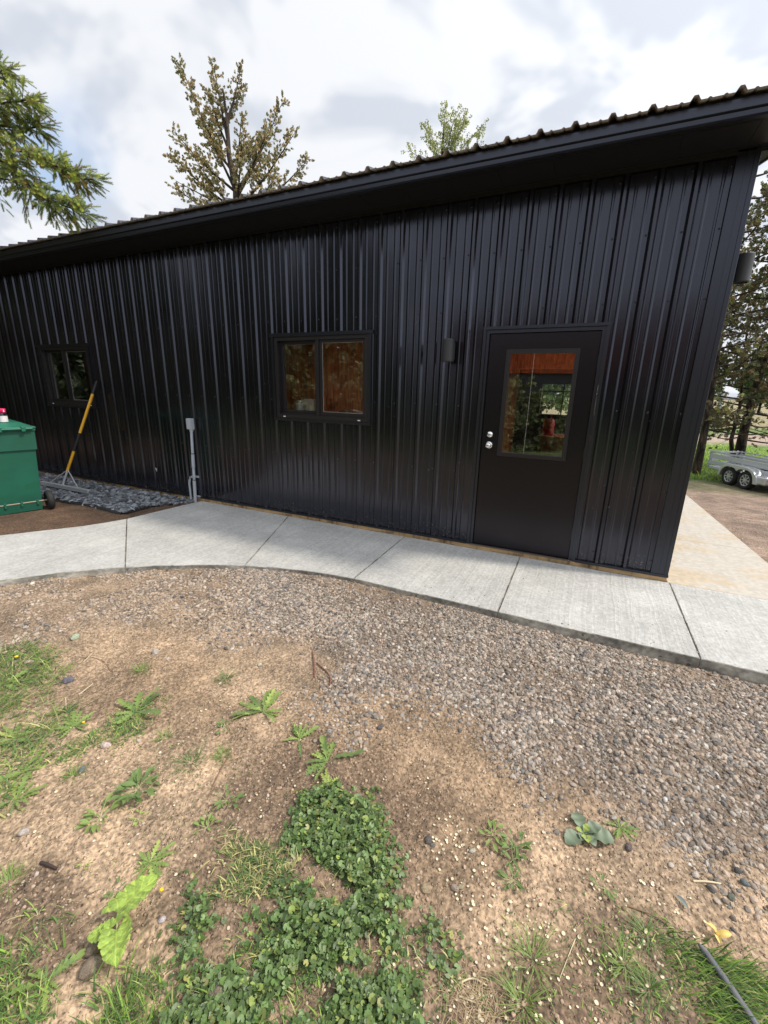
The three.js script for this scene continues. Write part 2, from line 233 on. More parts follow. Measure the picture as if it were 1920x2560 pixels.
// ---------------------------------------------------------------- concrete path
function slabGeo(P, top = 0, thick = 0.15, gap = 0.0012) {
  const s = new THREE.Shape(P.map(p => new THREE.Vector2(p[0], -p[1]))), b = 0.007;
  const g = new THREE.ExtrudeGeometry(s, { depth: thick - b, bevelEnabled: true, bevelThickness: b, bevelSize: b, bevelOffset: -b - gap, bevelSegments: 3, steps: 1 });
  g.rotateX(-Math.PI / 2).translate(0, top - thick, 0); return boxUV(g, 1 / 1.22);
}
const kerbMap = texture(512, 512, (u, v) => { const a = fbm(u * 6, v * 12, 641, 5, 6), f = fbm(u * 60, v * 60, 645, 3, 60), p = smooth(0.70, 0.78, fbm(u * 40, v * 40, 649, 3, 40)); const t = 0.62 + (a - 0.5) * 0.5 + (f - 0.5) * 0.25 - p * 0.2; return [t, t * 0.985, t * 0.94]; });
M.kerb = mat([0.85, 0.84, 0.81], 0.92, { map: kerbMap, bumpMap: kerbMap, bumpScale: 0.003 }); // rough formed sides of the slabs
const cut = (L, a, b) => L.filter((_, i) => i >= a && i <= b);
{
  const w = thing('walkway', 'pale new broom-finished concrete walkway curving along the black wall', 'walkway'); w.userData.kind = 'structure';
  const zb = 0.034;
  const slabs = [
    [[0.045, zb], [1.3, zb], [1.3, 1.264], [0.055, 1.264]],
    [[-1.21, zb], [0.045, zb], [0.055, 1.264], [-1.185, 1.264]],
    [[-2.445, zb], [-1.21, zb], [-1.185, 1.264], [-2.4, 1.262]],
    [[-4.03, zb], [-2.445, zb], [-2.4, 1.262], [-2.72, 1.297], [-3.0, 1.355], [-3.2, 1.415], [-3.4, 1.487]],
    [...back.slice(0, 4).reverse(), [-4.03, zb], [-3.4, 1.487], [-3.6, 1.58], [-3.8, 1.685], [-4.05, 1.845], [-4.28, 2.01]],
    [[-6.4, 2.44], [-6.17, 2.08], [-5.97, 1.78], [-5.78, 1.5], [-5.68, 1.27], [-5.62, 1.07], [-4.28, 2.01], [-4.48, 2.18], [-4.66, 2.355], [-4.9, 2.66], [-5.02, 2.85]],
    [[-7.1, 3.65], [-6.9, 3.3], [-6.5, 2.6], [-6.4, 2.44], [-5.02, 2.85], [-5.25, 3.2], [-5.6, 3.85]],
  ];
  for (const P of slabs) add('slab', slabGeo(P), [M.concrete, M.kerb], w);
  const o = thing('side_walkway', 'older tan-stained concrete slabs running along the end of the building', 'walkway'); o.userData.kind = 'structure';
  for (const [z0, z1] of [[0.03, -1.4], [-1.4, -2.45], [-2.45, -3.5], [-3.5, -4.6]]) add('slab', slabGeo([[0.03, z1], [lerp(1.06, 0.80, -z1 / 4.6), z1], [lerp(1.06, 0.80, -z0 / 4.6), z0], [0.03, z0]], -0.002), M.oldConcrete, o);
}

// ---------------------------------------------------------------- black steel building
const building = thing('metal_building', 'long black ribbed steel building with a door and two sliding windows', 'building');
const DOOR = { x0: -1.694, x1: -0.78, y0: 0.046, y1: 2.063 }, WIN = { x0: -4.1875, x1: -2.8977, y0: 1.1768, y1: 2.1369 }, WIN2 = { x0: -8.849, x1: -7.575, y0: 1.171, y1: 2.113 };
const holes = [{ x0: DOOR.x0 - 0.035, x1: DOOR.x1 + 0.035, y0: -1, y1: DOOR.y1 + 0.035 }, ...[WIN, WIN2].map(w => ({ x0: w.x0 + 0.03, x1: w.x1 - 0.03, y0: w.y0 + 0.03, y1: w.y1 - 0.03 }))];
const WALL_T = 3.178, PITCH = 0.2286, LEFT = -13.4;
// one rib pitch: high rib at 0, two low ribs between; [offset, height]
const PROFILE = [[-0.029, 0], [-0.0265, 0.002], [-0.012, 0.0185], [-0.009, 0.0195], [0.009, 0.0195], [0.012, 0.0185], [0.0265, 0.002], [0.029, 0], [0.060, 0], [0.064, 0.0012], [0.069, 0.0042], [0.074, 0.0052], [0.079, 0.0042], [0.084, 0.0012], [0.088, 0], [0.1406, 0], [0.1446, 0.0012], [0.1496, 0.0042], [0.1546, 0.0052], [0.1596, 0.0042], [0.1646, 0.0012], [0.1686, 0]];
function ribLine(x0, x1, phase) { const L = []; for (let k = Math.floor((x0 - phase) / PITCH) - 1; phase + k * PITCH < x1 + PITCH; k++) for (const [o, h] of PROFILE) L.push([phase + k * PITCH + o, h]); L.sort((a, b) => a[0] - b[0]); const at = x => { for (let i = 0; i < L.length - 1; i++) if (L[i][0] <= x && L[i + 1][0] >= x) return lerp(L[i][1], L[i + 1][1], (x - L[i][0]) / (L[i + 1][0] - L[i][0] || 1)); return 0; }; return [[x0, at(x0)], ...L.filter(p => p[0] > x0 + 1e-4 && p[0] < x1 - 1e-4), [x1, at(x1)]]; }
function ribbedSheet(x0, x1, phase, place, ranges, uvOf) { // quads between profile points; place(x, h, t) -> point; ranges(xa, xb) -> list of [t0, t1]
  const L = ribLine(x0, x1, phase), cuts = [...new Set(holes.flatMap(h => [h.x0, h.x1]))].filter(x => x > x0 && x < x1);
  for (const c of cuts) { const i = L.findIndex(p => p[0] > c); if (i > 0) L.splice(i, 0, [c, lerp(L[i - 1][1], L[i][1], (c - L[i - 1][0]) / (L[i][0] - L[i - 1][0]))]); }
  const pos = [], uv = [];
  for (let i = 0; i < L.length - 1; i++) { if (L[i + 1][0] - L[i][0] < 1e-5) continue;
    for (const [t0, t1] of ranges(L[i][0], L[i + 1][0])) { const a = place(...L[i], t0), b = place(...L[i + 1], t0), c = place(...L[i + 1], t1), d = place(...L[i], t1); for (const p of [a, b, c, a, c, d]) pos.push(...p); const A = uvOf(L[i][0], t0), B = uvOf(L[i + 1][0], t1); uv.push(A[0], A[1], B[0], A[1], B[0], B[1], A[0], A[1], B[0], B[1], A[0], B[1]); } }
  const g = new THREE.BufferGeometry(); g.setAttribute('position', new THREE.Float32BufferAttribute(pos, 3)); g.setAttribute('uv', new THREE.Float32BufferAttribute(uv, 2)); g.computeVertexNormals(); return g;
}
const wallRanges = (xa, xb) => { const xm = (xa + xb) / 2; let R = [[0.055, WALL_T]]; for (const h of holes) if (xm > h.x0 && xm < h.x1) R = R.flatMap(([a, b]) => [[a, Math.min(b, h.y0)], [Math.max(a, h.y1), b]].filter(([p, q]) => q - p > 0.001)); return R; };
{
  const phase = -0.0801;
  for (let k = 0, x1 = -0.012; x1 > LEFT; k++) { const x0 = phase - PITCH * (4 * (k + 1) - 1) - 0.04; add('wall_panel', ribbedSheet(x0, x1, phase, (x, h, t) => [x, t, h + (k % 2) * 0.0012], wallRanges, (x, t) => [x / 6.2, t / 3.3]), M.blackSteel, building); x1 = x0; }
  for (let k = 0, z1 = -0.03; z1 > -7.4; k++) { const z0 = Math.max(z1 - 0.9144, -7.47); for (const R of k > 2 && k < 6 ? [[0.055, 0.98], [2.32, WALL_T]] : [[0.055, WALL_T]]) add('end_panel', ribbedSheet(-z1, -z0, 0.11, (s, h, t) => [h + (k % 2) * 0.0012 + 0.001, t, -s], () => [R], (x, t) => [x / 6.2 + 0.3, t / 3.3]), M.blackSteel, building); z1 = z0; }
  const gable = new THREE.Shape([[0.02, WALL_T - 0.01], [-3.75, 4.12], [-7.5, WALL_T - 0.01]].map(p => new THREE.Vector2(...p)));
  add('gable', new THREE.ExtrudeGeometry(gable, { depth: 0.02, bevelEnabled: false }).rotateY(-Math.PI / 2).scale(1, 1, 1), M.blackTrim, building).position.x = -0.002;
  // corner trim: stepped angle
  add('corner_trim', merge([box(-0.105, 0.006, 0.052, WALL_T, 0.0215, 0.0235), box(-0.105, -0.1035, 0.052, WALL_T, 0.004, 0.0215), rbox(-0.006, 0.0265, 0.05, WALL_T, -0.006, 0.0275, 0.003), box(0.0245, 0.0265, 0.052, WALL_T, -0.105, -0.006), box(-0.046, -0.040, 0.052, WALL_T, 0.0235, 0.0262)]), M.blackTrim, building);
  // base: drip flashing over a treated sill board, broken at the door
  for (const [a, b] of [[LEFT, DOOR.x0 - 0.062], [DOOR.x1 + 0.062, 0.03]]) add('base_flashing', merge([box(a, b, 0.0565, 0.0585, 0.001, 0.030), box(a, b, 0.040, 0.0565, 0.0285, 0.0305), box(a, b, 0.038, 0.040, 0.0285, 0.034)]), M.blackTrim, building);
  for (const [a, b] of [[-5.52, -3.1], [-3.096, 0.022]]) add('sill_board', boxUV(rbox(a, b, -0.02, 0.0375, -0.04, 0.0275, 0.003), 1 / 1.4), M.lumber, building);
  add('sill_board', boxUV(rbox(LEFT, -5.53, -0.06, 0.0375, -0.04, 0.010, 0.003), 1 / 1.4), M.lumber, building);
  // screws in rows beside the high ribs
  const sg = [], head = lathe([[0, 0.005], [0.0035, 0.0048], [0.0042, 0.003], [0.0075, 0.0022], [0.0078, 0]], 8).rotateX(Math.PI / 2);
  for (const y of [0.16, 0.78, 1.42, 2.26, 2.72, 3.1]) for (let k = 0; k < 57; k++) { const x = phase - k * PITCH - 0.04; if (holes.some(h => x > h.x0 - 0.06 && x < h.x1 + 0.06 && y > h.y0 - 0.06 && y < h.y1 + 0.06)) continue; sg.push(head.clone().translate(x, y + (hash(k, y * 100 | 0) - 0.5) * 0.012, 0.0008)); }
  tag(add('screw_rows', merge(sg), M.blackTrim, building), null, null, null, 'stuff');
}
{ // eave: fascia with folded bands, soffit, roof sheets
  const R1 = 0.34, slope = 0.25, ez = 0.462, ey = 3.3095;
  const prof = [[0.37, 3.322], [0.385, 3.320], [0.388, 3.302], [0.411, 3.297], [0.412, 3.246], [0.398, 3.236], [0.396, 3.212], [0.403, 3.206], [0.421, 3.186], [0.395, 3.181], [0.37, 3.181]];
  const sh = new THREE.Shape(prof.map(p => new THREE.Vector2(p[0], p[1]))), len = R1 - LEFT;
  add('fascia', boxUV(new THREE.ExtrudeGeometry(sh, { depth: len, bevelEnabled: false }).rotateY(-Math.PI / 2).translate(0, 0, 0).applyMatrix4(new THREE.Matrix4().makeTranslation(R1, 0, 0)), 1), M.blackTrim, building);
  for (let x = R1 - 0.01; x > LEFT; x -= 0.4) add('soffit_panel', box(Math.max(x - 0.398, LEFT), x, 3.183, 3.190, -0.002, 0.372), M.soffit, building);
  add('soffit_channel', merge([box(LEFT, R1 - 0.02, 3.150, 3.1825, 0.021, 0.0235), box(LEFT, R1 - 0.02, 3.1795, 3.1825, 0.0235, 0.045)]), M.soffit, building);
  for (let k = 0, x1 = R1 + 0.03; x1 > LEFT - 0.3; k++) {
    const x0 = x1 - 4 * PITCH, up = k % 2 * 0.0012, place = off => (x, h, t) => [x, ey + t * slope + h * 1.5 + off + up, ez - t];
    const none = () => [[0, 4.2]];
    const top = ribbedSheet(x0, x1, -0.0801 + 0.09, place(0.0016), none, (x, t) => [x / 6.2, t / 3.3 + 0.4]);
    const r = add('roof_panel', top, M.blackSteel, building);
    add('primed_underside', ribbedSheet(x0, x1, -0.0801 + 0.09, place(0), none, (x, t) => [x, t]), M.primer, r); x1 = x0;
  }
  add('roof_deck', new THREE.BoxGeometry(R1 - LEFT, 0.02, 4.2).rotateX(Math.atan(slope)).translate((R1 + LEFT) / 2, 3.80, -1.70), M.soffit, building);
  add('rear_roof', new THREE.BoxGeometry(R1 - LEFT + 0.06, 0.03, 4.2).rotateX(-Math.atan(slope)).translate((R1 + LEFT) / 2, 3.80, -5.80), M.blackTrim, building);
  // rake: overhanging roof edge at the end wall
  const rk = new THREE.Shape([[0.41, 3.18], [0.41, 3.30], [-3.74, 4.34], [-3.74, 4.2]].map(p => new THREE.Vector2(...p)));
  add('rake_fascia', new THREE.ExtrudeGeometry(rk, { depth: 0.02, bevelEnabled: false }).rotateY(-Math.PI / 2).translate(R1 + 0.022, 0, 0), mat([0.10, 0.10, 0.105], 0.35, { metalness: 0.4 }), building);
  const rs = new THREE.Shape([[0.37, 3.195], [0.37, 3.203], [-3.74, 4.23], [-3.74, 4.222]].map(p => new THREE.Vector2(...p)));
  add('rake_soffit', new THREE.ExtrudeGeometry(rs, { depth: R1 - 0.002, bevelEnabled: false }).rotateY(-Math.PI / 2).translate(R1, 0, 0), M.soffit, building);
}
function wallWithHoles(x0, x1, y0, y1, z0, z1, H) { // box wall with rectangular openings
  const xs = [x0, x1, ...H.flatMap(h => [h.x0, h.x1])].filter(x => x >= x0 && x <= x1).sort((a, b) => a - b), out = [];
  for (let i = 0; i < xs.length - 1; i++) { if (xs[i + 1] - xs[i] < 1e-4) continue; let R = [[y0, y1]]; const xm = (xs[i] + xs[i + 1]) / 2; for (const h of H) if (xm > h.x0 && xm < h.x1) R = R.flatMap(([a, b]) => [[a, Math.min(b, h.y0)], [Math.max(a, h.y1), b]].filter(([p, q]) => q - p > 1e-3)); for (const [a, b] of R) out.push(box(xs[i], xs[i + 1], a, b, z0, z1)); }
  return merge(out);
}
const ADDED_END = { x0: -5.516, x1: -2.773, y0: 0.95, y1: 2.35 };  // opening added in the unseen end wall so daylight brightens the rooms
{ // inside: shell, a panelled room behind the middle window, a long room with a far window behind the door
  const backHole = { x0: -2.02, x1: -0.45, y0: 1.02, y1: 1.83 };
  add('front_lining', wallWithHoles(LEFT, -0.02, 0.02, 3.15, -0.14, -0.05, holes), M.plaster, building);
  add('end_lining', wallWithHoles(-7.35, -0.142, 0.02, 3.15, 0.02, 0.10, [ADDED_END]).rotateY(Math.PI / 2).scale(-1, 1, -1), M.wood, building);
  add('rear_wall', wallWithHoles(LEFT, 0, 0.02, 3.15, -7.5, -7.36, [backHole]), M.darkWall, building);
  add('far_end_wall', box(LEFT - 0.1, LEFT, 0, 3.15, -7.5, 0), M.blackTrim, building);
  add('floor', box(LEFT, -0.02, -0.05, 0.018, -7.36, -0.045), M.floor, building);
  add('ceiling', box(LEFT, -0.02, 2.62, 2.68, -7.36, -0.142), M.darkWall, building);
  add('partition', box(-2.62, -2.54, 0.02, 2.62, -7.36, -0.142), M.wood, building);
  add('panelled_wall', boxUV(box(-4.9, -2.62, 0.02, 2.62, -0.76, -0.7), 0.7), M.wood, building);
  add('closet_wall', box(-4.98, -4.9, 0.02, 2.62, -3.0, -0.142), M.plaster, building);
  add('inner_wall', box(-7.0, -6.92, 0.02, 2.62, -7.36, -0.142), M.plaster, building);
  const ew = add('added_end_window', merge([box(-0.09, 0.03, 0.90, 1.0, -5.56, -2.73), box(-0.09, 0.03, 2.30, 2.40, -5.56, -2.73), box(-0.09, 0.03, 1.0, 2.30, -5.56, -5.45), box(-0.09, 0.03, 1.0, 2.30, -2.84, -2.73), box(-0.06, 0.01, 1.0, 2.30, -4.18, -4.12)]), M.frame, building);  // added window, out of view, there only to let daylight inside
  for (const [a, b] of [[-5.45, -4.18], [-4.12, -2.84]]) add('glass_pane', box(-0.03, -0.027, 1.0, 2.30, a, b), M.clear, ew);
  add('header_beam', box(-2.54, -0.10, 2.02, 2.62, -5.2, -5.0), M.wood, building);
  const fr = add('rear_window', ring(backHole.x0, backHole.x1, backHole.y0, backHole.y1, 0.05, -7.47, -7.38), M.frame, building);
  add('muntin', merge([box(-1.49, -1.46, 1.07, 1.78, -7.44, -7.41), box(-0.98, -0.95, 1.07, 1.78, -7.44, -7.41), box(-1.97, -0.5, 1.60, 1.63, -7.442, -7.412)]), M.frame, fr);
}
function sliderWindow(w, lightEdge) { // trim, frame, two sashes
  const { x0, x1, y0, y1 } = w, xm = x0 + (x1 - x0) * 0.475;
  const t = add('window', merge([box(x0 - 0.02, x1 + 0.02, y1 - 0.03, y1, 0.0, 0.034), box(x0, x0 + 0.032, y0 + 0.028, y1 - 0.03, 0.0, 0.028), box(x1 - 0.032, x1, y0 + 0.028, y1 - 0.03, 0.0, 0.028), box(x0 - 0.006, x1 + 0.006, y0, y0 + 0.028, 0.0, 0.030), box(x0 - 0.02, x1 + 0.02, y1 - 0.036, y1 - 0.0302, 0.026, 0.034)]), M.blackTrim, building);
  add('frame', merge([ring(x0 + 0.033, x1 - 0.033, y0 + 0.029, y1 - 0.031, 0.045, -0.09, 0.018), box(xm - 0.022, xm + 0.022, y0 + 0.074, y1 - 0.076, -0.08, 0.010), box(x0 + 0.08, x1 - 0.08, y0 + 0.0741, y0 + 0.088, -0.05, 0.004)]), M.frame, t);
  const lx0 = x0 + 0.079, lx1 = xm - 0.023, rx0 = xm + 0.023, rx1 = x1 - 0.079, sy0 = y0 + 0.089, sy1 = y1 - 0.077;
  add('sash', ring(lx0, lx1, sy0, sy1, 0.036, -0.072, -0.035), M.frame, t);
  add('sash', ring(rx0, rx1, sy0, sy1, 0.030, -0.035, -0.002), M.frame, t);
  add('glass_pane', box(lx0 + 0.034, lx1 - 0.034, sy0 + 0.034, sy1 - 0.034, -0.056, -0.053), M.glass, t);
  add('glass_pane', box(rx0 + 0.028, rx1 - 0.028, sy0 + 0.028, sy1 - 0.028, -0.018, -0.015), M.glass, t);
  add('spacer', ring(rx0 + 0.0285, rx1 - 0.0285, sy0 + 0.0285, sy1 - 0.0285, 0.006, -0.024, -0.0185), mat([0.55, 0.54, 0.5], 0.4), t);
  for (const x of [x0 + 0.13, x1 - 0.16]) add('weep_cover', rbox(x, x + 0.034, y0 + 0.044, y0 + 0.054, 0.0182, 0.021, 0.001), M.white, t);
  return t;
}
sliderWindow(WIN); sliderWindow(WIN2);
{ // door
  const { x0, x1, y0, y1 } = DOOR, G = { x0: -1.4996, x1: -0.959, y0: 1.003, y1: 1.8927 };
  const fr = add('door_frame', merge([box(x0 - 0.062, x1 + 0.062, y1 + 0.033, y1 + 0.058, 0.0, 0.030), box(x0 - 0.060, x0 - 0.0335, 0.03, y1 + 0.0325, 0.0, 0.026), box(x1 + 0.0335, x1 + 0.060, 0.03, y1 + 0.0325, 0.0, 0.026), ring(x0 - 0.033, x1 + 0.033, y0 - 0.03, y1 + 0.032, 0.03, -0.12, 0.012), ring(x0 - 0.032, x1 + 0.032, y0 - 0.029, y1 + 0.031, 0.05, -0.075, -0.048), box(x0 - 0.020, x0 - 0.0035, y0, y1, 0.0121, 0.019), box(x1 + 0.0035, x1 + 0.020, y0, y1, 0.0121, 0.019)]), M.blackTrim, building);
  add('threshold', box(x0 - 0.03, x1 + 0.03, 0.0385, 0.0455, -0.10, 0.034), mat([0.16, 0.13, 0.11], 0.45, { metalness: 0.5 }), fr);
  const s = new THREE.Shape([[x0, y0 + 0.002], [x1, y0 + 0.002], [x1, y1 - 0.002], [x0, y1 - 0.002]].map(p => new THREE.Vector2(...p)));
  s.holes.push(new THREE.Path([[G.x0 - 0.01, G.y0 - 0.01], [G.x0 - 0.01, G.y1 + 0.01], [G.x1 + 0.01, G.y1 + 0.01], [G.x1 + 0.01, G.y0 - 0.01]].map(p => new THREE.Vector2(...p))));
  const d = add('door', boxUV(new THREE.ExtrudeGeometry(s, { depth: 0.04, bevelEnabled: true, bevelSize: 0.002, bevelThickness: 0.002, bevelOffset: -0.002, bevelSegments: 2 }).translate(0, 0, -0.046), 1), M.blackDoor, building);
  const lip = (e, z1) => ring(G.x0 - e, G.x1 + e, G.y0 - e, G.y1 + e, e + 0.0005, -0.03, z1);
  add('glass_frame', merge([ring(G.x0 - 0.036, G.x1 + 0.036, G.y0 - 0.036, G.y1 + 0.036, 0.016, -0.006, 0.004), ring(G.x0 - 0.0205, G.x1 + 0.0205, G.y0 - 0.0205, G.y1 + 0.0205, 0.021, -0.03, 0.008)]), M.frame, d);
  add('glass_pane', box(G.x0 - 0.004, G.x1 + 0.004, G.y0 - 0.004, G.y1 + 0.004, -0.020, -0.017), M.glass, d);
  add('glazing_bar', box(-1.296, -1.294, G.y0, G.y1, -0.026, -0.023), M.white, d);
  const kx = -1.621;
  add('deadbolt', merge([lathe([[0, 0.022], [0.012, 0.022], [0.014, 0.018], [0.024, 0.015], [0.030, 0.008], [0.031, 0]], 28).rotateX(Math.PI / 2), box(-0.0012, 0.0012, -0.007, 0.007, 0.022, 0.0226)]).translate(kx, 1.164, -0.004), M.chrome, d);
  add('knob', lathe([[0, 0.062], [0.009, 0.062], [0.010, 0.060], [0.020, 0.058], [0.027, 0.048], [0.0275, 0.040], [0.022, 0.030], [0.013, 0.022], [0.012, 0.012], [0.030, 0.010], [0.034, 0.005], [0.034, 0]], 32).rotateX(Math.PI / 2).translate(kx, 1.063, -0.004), M.chrome, d);
  for (const y of [0.3, 1.05, 1.82]) add('hinge', merge([new THREE.CylinderGeometry(0.006, 0.006, 0.1, 10).translate(x1 + 0.002, y, 0.006)]), M.blackTrim, fr);
}
function wallLamp(pos, turn, label) {
  const t = thing('wall_lamp', label, 'wall lamp', pos, turn, 'cylinder wall lamps');
  add('shade', lathe([[0.05, -0.1], [0.055, -0.098], [0.056, -0.09], [0.056, 0.09], [0.055, 0.098], [0.05, 0.1], [0.047, 0.098], [0.047, -0.098], [0.05, -0.1]], 36).translate(0, 0, 0.105), M.lamp, t);
  for (const y of [0.07, -0.07]) add('lens', new THREE.CylinderGeometry(0.046, 0.046, 0.004, 28).translate(0, y, 0.105), M.white, t);
  add('backplate', rbox(-0.035, 0.035, -0.075, 0.075, 0.0, 0.028, 0.004), M.lamp, t);
  add('arm', rbox(-0.018, 0.018, -0.03, 0.03, 0.0281, 0.052, 0.003), M.lamp, t);
}
wallLamp([-2.045, 1.917, 0.02], 0, 'charcoal cylinder wall lamp left of the black door');
wallLamp([0.028, 2.51, -0.30], Math.PI / 2, 'charcoal cylinder wall lamp jutting past the right corner of the building');

// ---------------------------------------------------------------- loose stones
const T = new THREE.Matrix4(), Q = new THREE.Quaternion(), E3 = new THREE.Euler(), S3 = new THREE.Vector3();
const place = (p, rx, ry, rz, sx, sy, sz) => new THREE.Matrix4().compose(p, new THREE.Quaternion().setFromEuler(new THREE.Euler(rx, ry, rz, 'YXZ')), V(sx, sy, sz));
function stoneGeo(seed, detail = 1, rough = 0.28, flat = 1) { const g = new THREE.IcosahedronGeometry(1, detail), p = g.attributes.position; for (let i = 0; i < p.count; i++) { const x = p.getX(i), y = p.getY(i), z = p.getZ(i), k = 1 - rough / 2 + rough * (vnoise(x * 1.3 + seed * 3.7 + 9, y * 1.3 + z * 1.9 + 20, seed) * 0.7 + hash(Math.round(x * 50), Math.round(y * 50), seed + Math.round(z * 50)) * 0.3); p.setXYZ(i, x * k, y * k * flat, z * k); } g.computeVertexNormals(); return g; }
M.stone = mat([1, 1, 1], 0.9, { flatShading: true });
M.slate = mat([1, 1, 1], 0.62, { flatShading: true });
const stoneTint = r => { const k = r(), b = 0.11 + r() * 0.28, w = r(); if (k < 0.12) return [b * 0.55, b * 0.52, b * 0.50]; if (k < 0.34) return [b * 1.12, b * 0.86, b * 0.67]; if (k < 0.42) return [b * 1.45, b * 1.32, b * 1.15]; return [b * lerp(0.96, 1.08, w), b * lerp(0.84, 0.88, w), b * lerp(0.74, 0.68, w)]; };
{
  const r = mulberry(201), geos = [0, 1, 2].map(i => stoneGeo(i + 1, 1, 0.75)), lists = [[], [], []];
  const put = (x, z, s, sink = 0.35, pale = false) => lists[(r() * 3) | 0].push({ m: place(V(x, groundHeight(x, z) + s * (0.45 - sink), z), (r() - 0.5) * 0.8, r() * 6.28, (r() - 0.5) * 0.8, s * (0.85 + r() * 0.5), s * (0.5 + r() * 0.35), s * (0.7 + r() * 0.4)), c: (t => pale ? [t[0] * 0.5 + 0.24, t[1] * 0.5 + 0.18, t[2] * 0.5 + 0.13] : t)(stoneTint(r)) });
  for (let i = 0; i < 150000; i++) { const x = lerp(-3.8, 1.6, r()), z = lerp(1.2, 2.85, r()), e = edgeDist(gravelDense, x, z), n = fbm(x * 2.2, z * 2.2, 211, 3); if (z < 1.275 && x > -2.3) continue; if (r() < smooth(-0.24, 0.24, e + (n - 0.5) * 0.55) * (0.5 + 0.5 * smooth(0.34, 0.5, n))) put(x, z, 0.0026 + r() ** 2.8 * 0.0108, 0.4); }
  for (let i = 0; i < 42000; i++) { const x = lerp(-5.3, -2.0, r()), z = lerp(1.2, 3.3, r()), e = edgeDist(gravelSparse, x, z), n = fbm(x * 2.6, z * 2.6, 217, 3); if (r() < smooth(-0.1, 0.2, e + (n - 0.5) * 0.5) * 0.75 * smooth(0.34, 0.56, n + 0.06)) put(x, z, 0.0032 + r() ** 3 * 0.012, 0.35, r() < 0.5); }
  for (let i = 0; i < 30000; i++) { const x = lerp(-4.8, 1.0, r()), z = lerp(1.5, 4.1, r()), n = fbm(x * 1.8, z * 1.8, 219, 3); if (r() < smooth(0.32, 0.62, n)) put(x, z, 0.0013 + r() ** 4 * 0.0045, 0.3, true); }
  const crumbs = []; for (let i = 0; i < 15000; i++) { const x = lerp(-3.4, 0.1, r()), z = lerp(2.5, 4.05, r()), n = fbm(x * 2.3 + 4, z * 2.3, 171, 4); if (edgeDist(gravelDense, x, z) > -0.04 || r() > smooth(0.42, 0.62, n)) continue; const s = 0.0016 + r() ** 3.5 * 0.006, b = 0.55 + r() * 0.75; crumbs.push({ m: place(V(x, groundHeight(x, z) + s * 0.2, z), r(), r() * 6.28, r(), s * 1.1, s * 0.8, s), c: [0.34 * b, 0.24 * b, 0.165 * b] }); }
  tag(copies('soil_crumbs', stoneGeo(9, 1, 0.6), M.stone, crumbs), 'brown crumbs of loose soil among the weeds', 'soil crumbs', null, 'stuff');
  for (let i = 0; i < 7000; i++) { const z = 1.1 - r() ** 1.6 * 10.5, x = 1.02 + 0.05 * z + r() ** 1.4 * 5; if (z > -4.7 && x < 1.1 + 0.057 * z) continue; if (fbm(x * 0.9, z * 0.9, 223, 3) > 0.46) put(x, z, 0.004 + r() ** 2 * 0.010, 0.55, true); }
  for (let i = 0; i < 260; i++) { const x = lerp(-3.2, 1.2, r()), z = 1.24 - r() ** 2.5 * 1.1; const s = 0.0012 + r() ** 4 * 0.004; if (x < -2.4 && z > 1.15) continue; lists[i % 3].push({ m: place(V(x, s * 0.4, z), 0, r() * 6.28, 0, s * 1.2, s * 0.7, s), c: stoneTint(r) }); }
  geos.forEach((g, i) => tag(copies('gravel', g, M.stone, lists[i]), 'loose grey-brown crushed stone spread over the yard and drive', 'gravel', 'loose gravel', 'stuff'));
  // slate chips in the bed along the wall
  const chip = [0, 1].map(i => { const g = stoneGeo(40 + i, 0, 0.7, 0.32).toNonIndexed(); g.computeVertexNormals(); return g; }), cl = [[], []];
  for (let i = 0; i < 5200; i++) {
    const x = lerp(-10.6, -5.6, r()), z = 0.045 + r() * 0.94; if (z > bedLine(x) - 0.02) continue; if (x > -5.98 + 0.35 * smooth(0.7, 0.0, z)) continue;
    const s = 0.020 + r() ** 1.5 * 0.034, b = 0.06 + r() ** 1.5 * 0.26, layer = r();
    cl[i & 1].push({ m: place(V(x, -0.028 + layer * 0.035, z), (r() - 0.5) * 1.3, r() * 6.28, (r() - 0.5) * 1.3, s * (0.9 + r() * 0.6), s * (0.9 + r() * 0.6), s * (0.7 + r() * 0.4)), c: [b * 0.93, b * 0.99, b * 1.08] });
  }
  chip.forEach((g, i) => tag(copies('slate_chips', g, M.slate, cl[i]), 'dark blue-grey slate chips in the bed along the wall', 'slate chips', 'slate chips', 'stuff'));
  // black landscape fabric whose turned-up edge borders the bed
  const pts = []; for (let x = -10.6; x <= -5.86; x += 0.06) pts.push([x, bedLine(x)]);
  const pos = [], idx = []; pts.forEach(([x, z], i) => { const w = (vnoise(x * 9, 1, 231) - 0.5) * 0.022, h = 0.006 + vnoise(x * 5, 3, 233) * 0.03; pos.push(x, -0.027, 0.03, x, -0.026, z - 0.05, x, -0.022 + h, z + w, x, -0.045, z + 0.014 + w); if (i) for (let k = 0; k < 3; k++) { const a = (i - 1) * 4 + k, b = i * 4 + k; idx.push(a, a + 1, b, b, a + 1, b + 1); } });
  const g = new THREE.BufferGeometry(); g.setAttribute('position', new THREE.Float32BufferAttribute(pos, 3)); g.setIndex(idx); g.computeVertexNormals(); g.setAttribute('uv', new THREE.Float32BufferAttribute(new Float32Array(pos.length / 3 * 2), 2));
  tag(add('landscape_fabric', g, mat([0.018, 0.017, 0.016], 0.9, { side: THREE.DoubleSide })), 'black landscape fabric edging the slate chip bed', 'fabric');
}
const near = [['blue-grey', [0.19, 0.2, 0.23]], ['pale grey', [0.62, 0.58, 0.51]], ['tan', [0.44, 0.35, 0.27]], ['dark grey', [0.15, 0.14, 0.14]]];
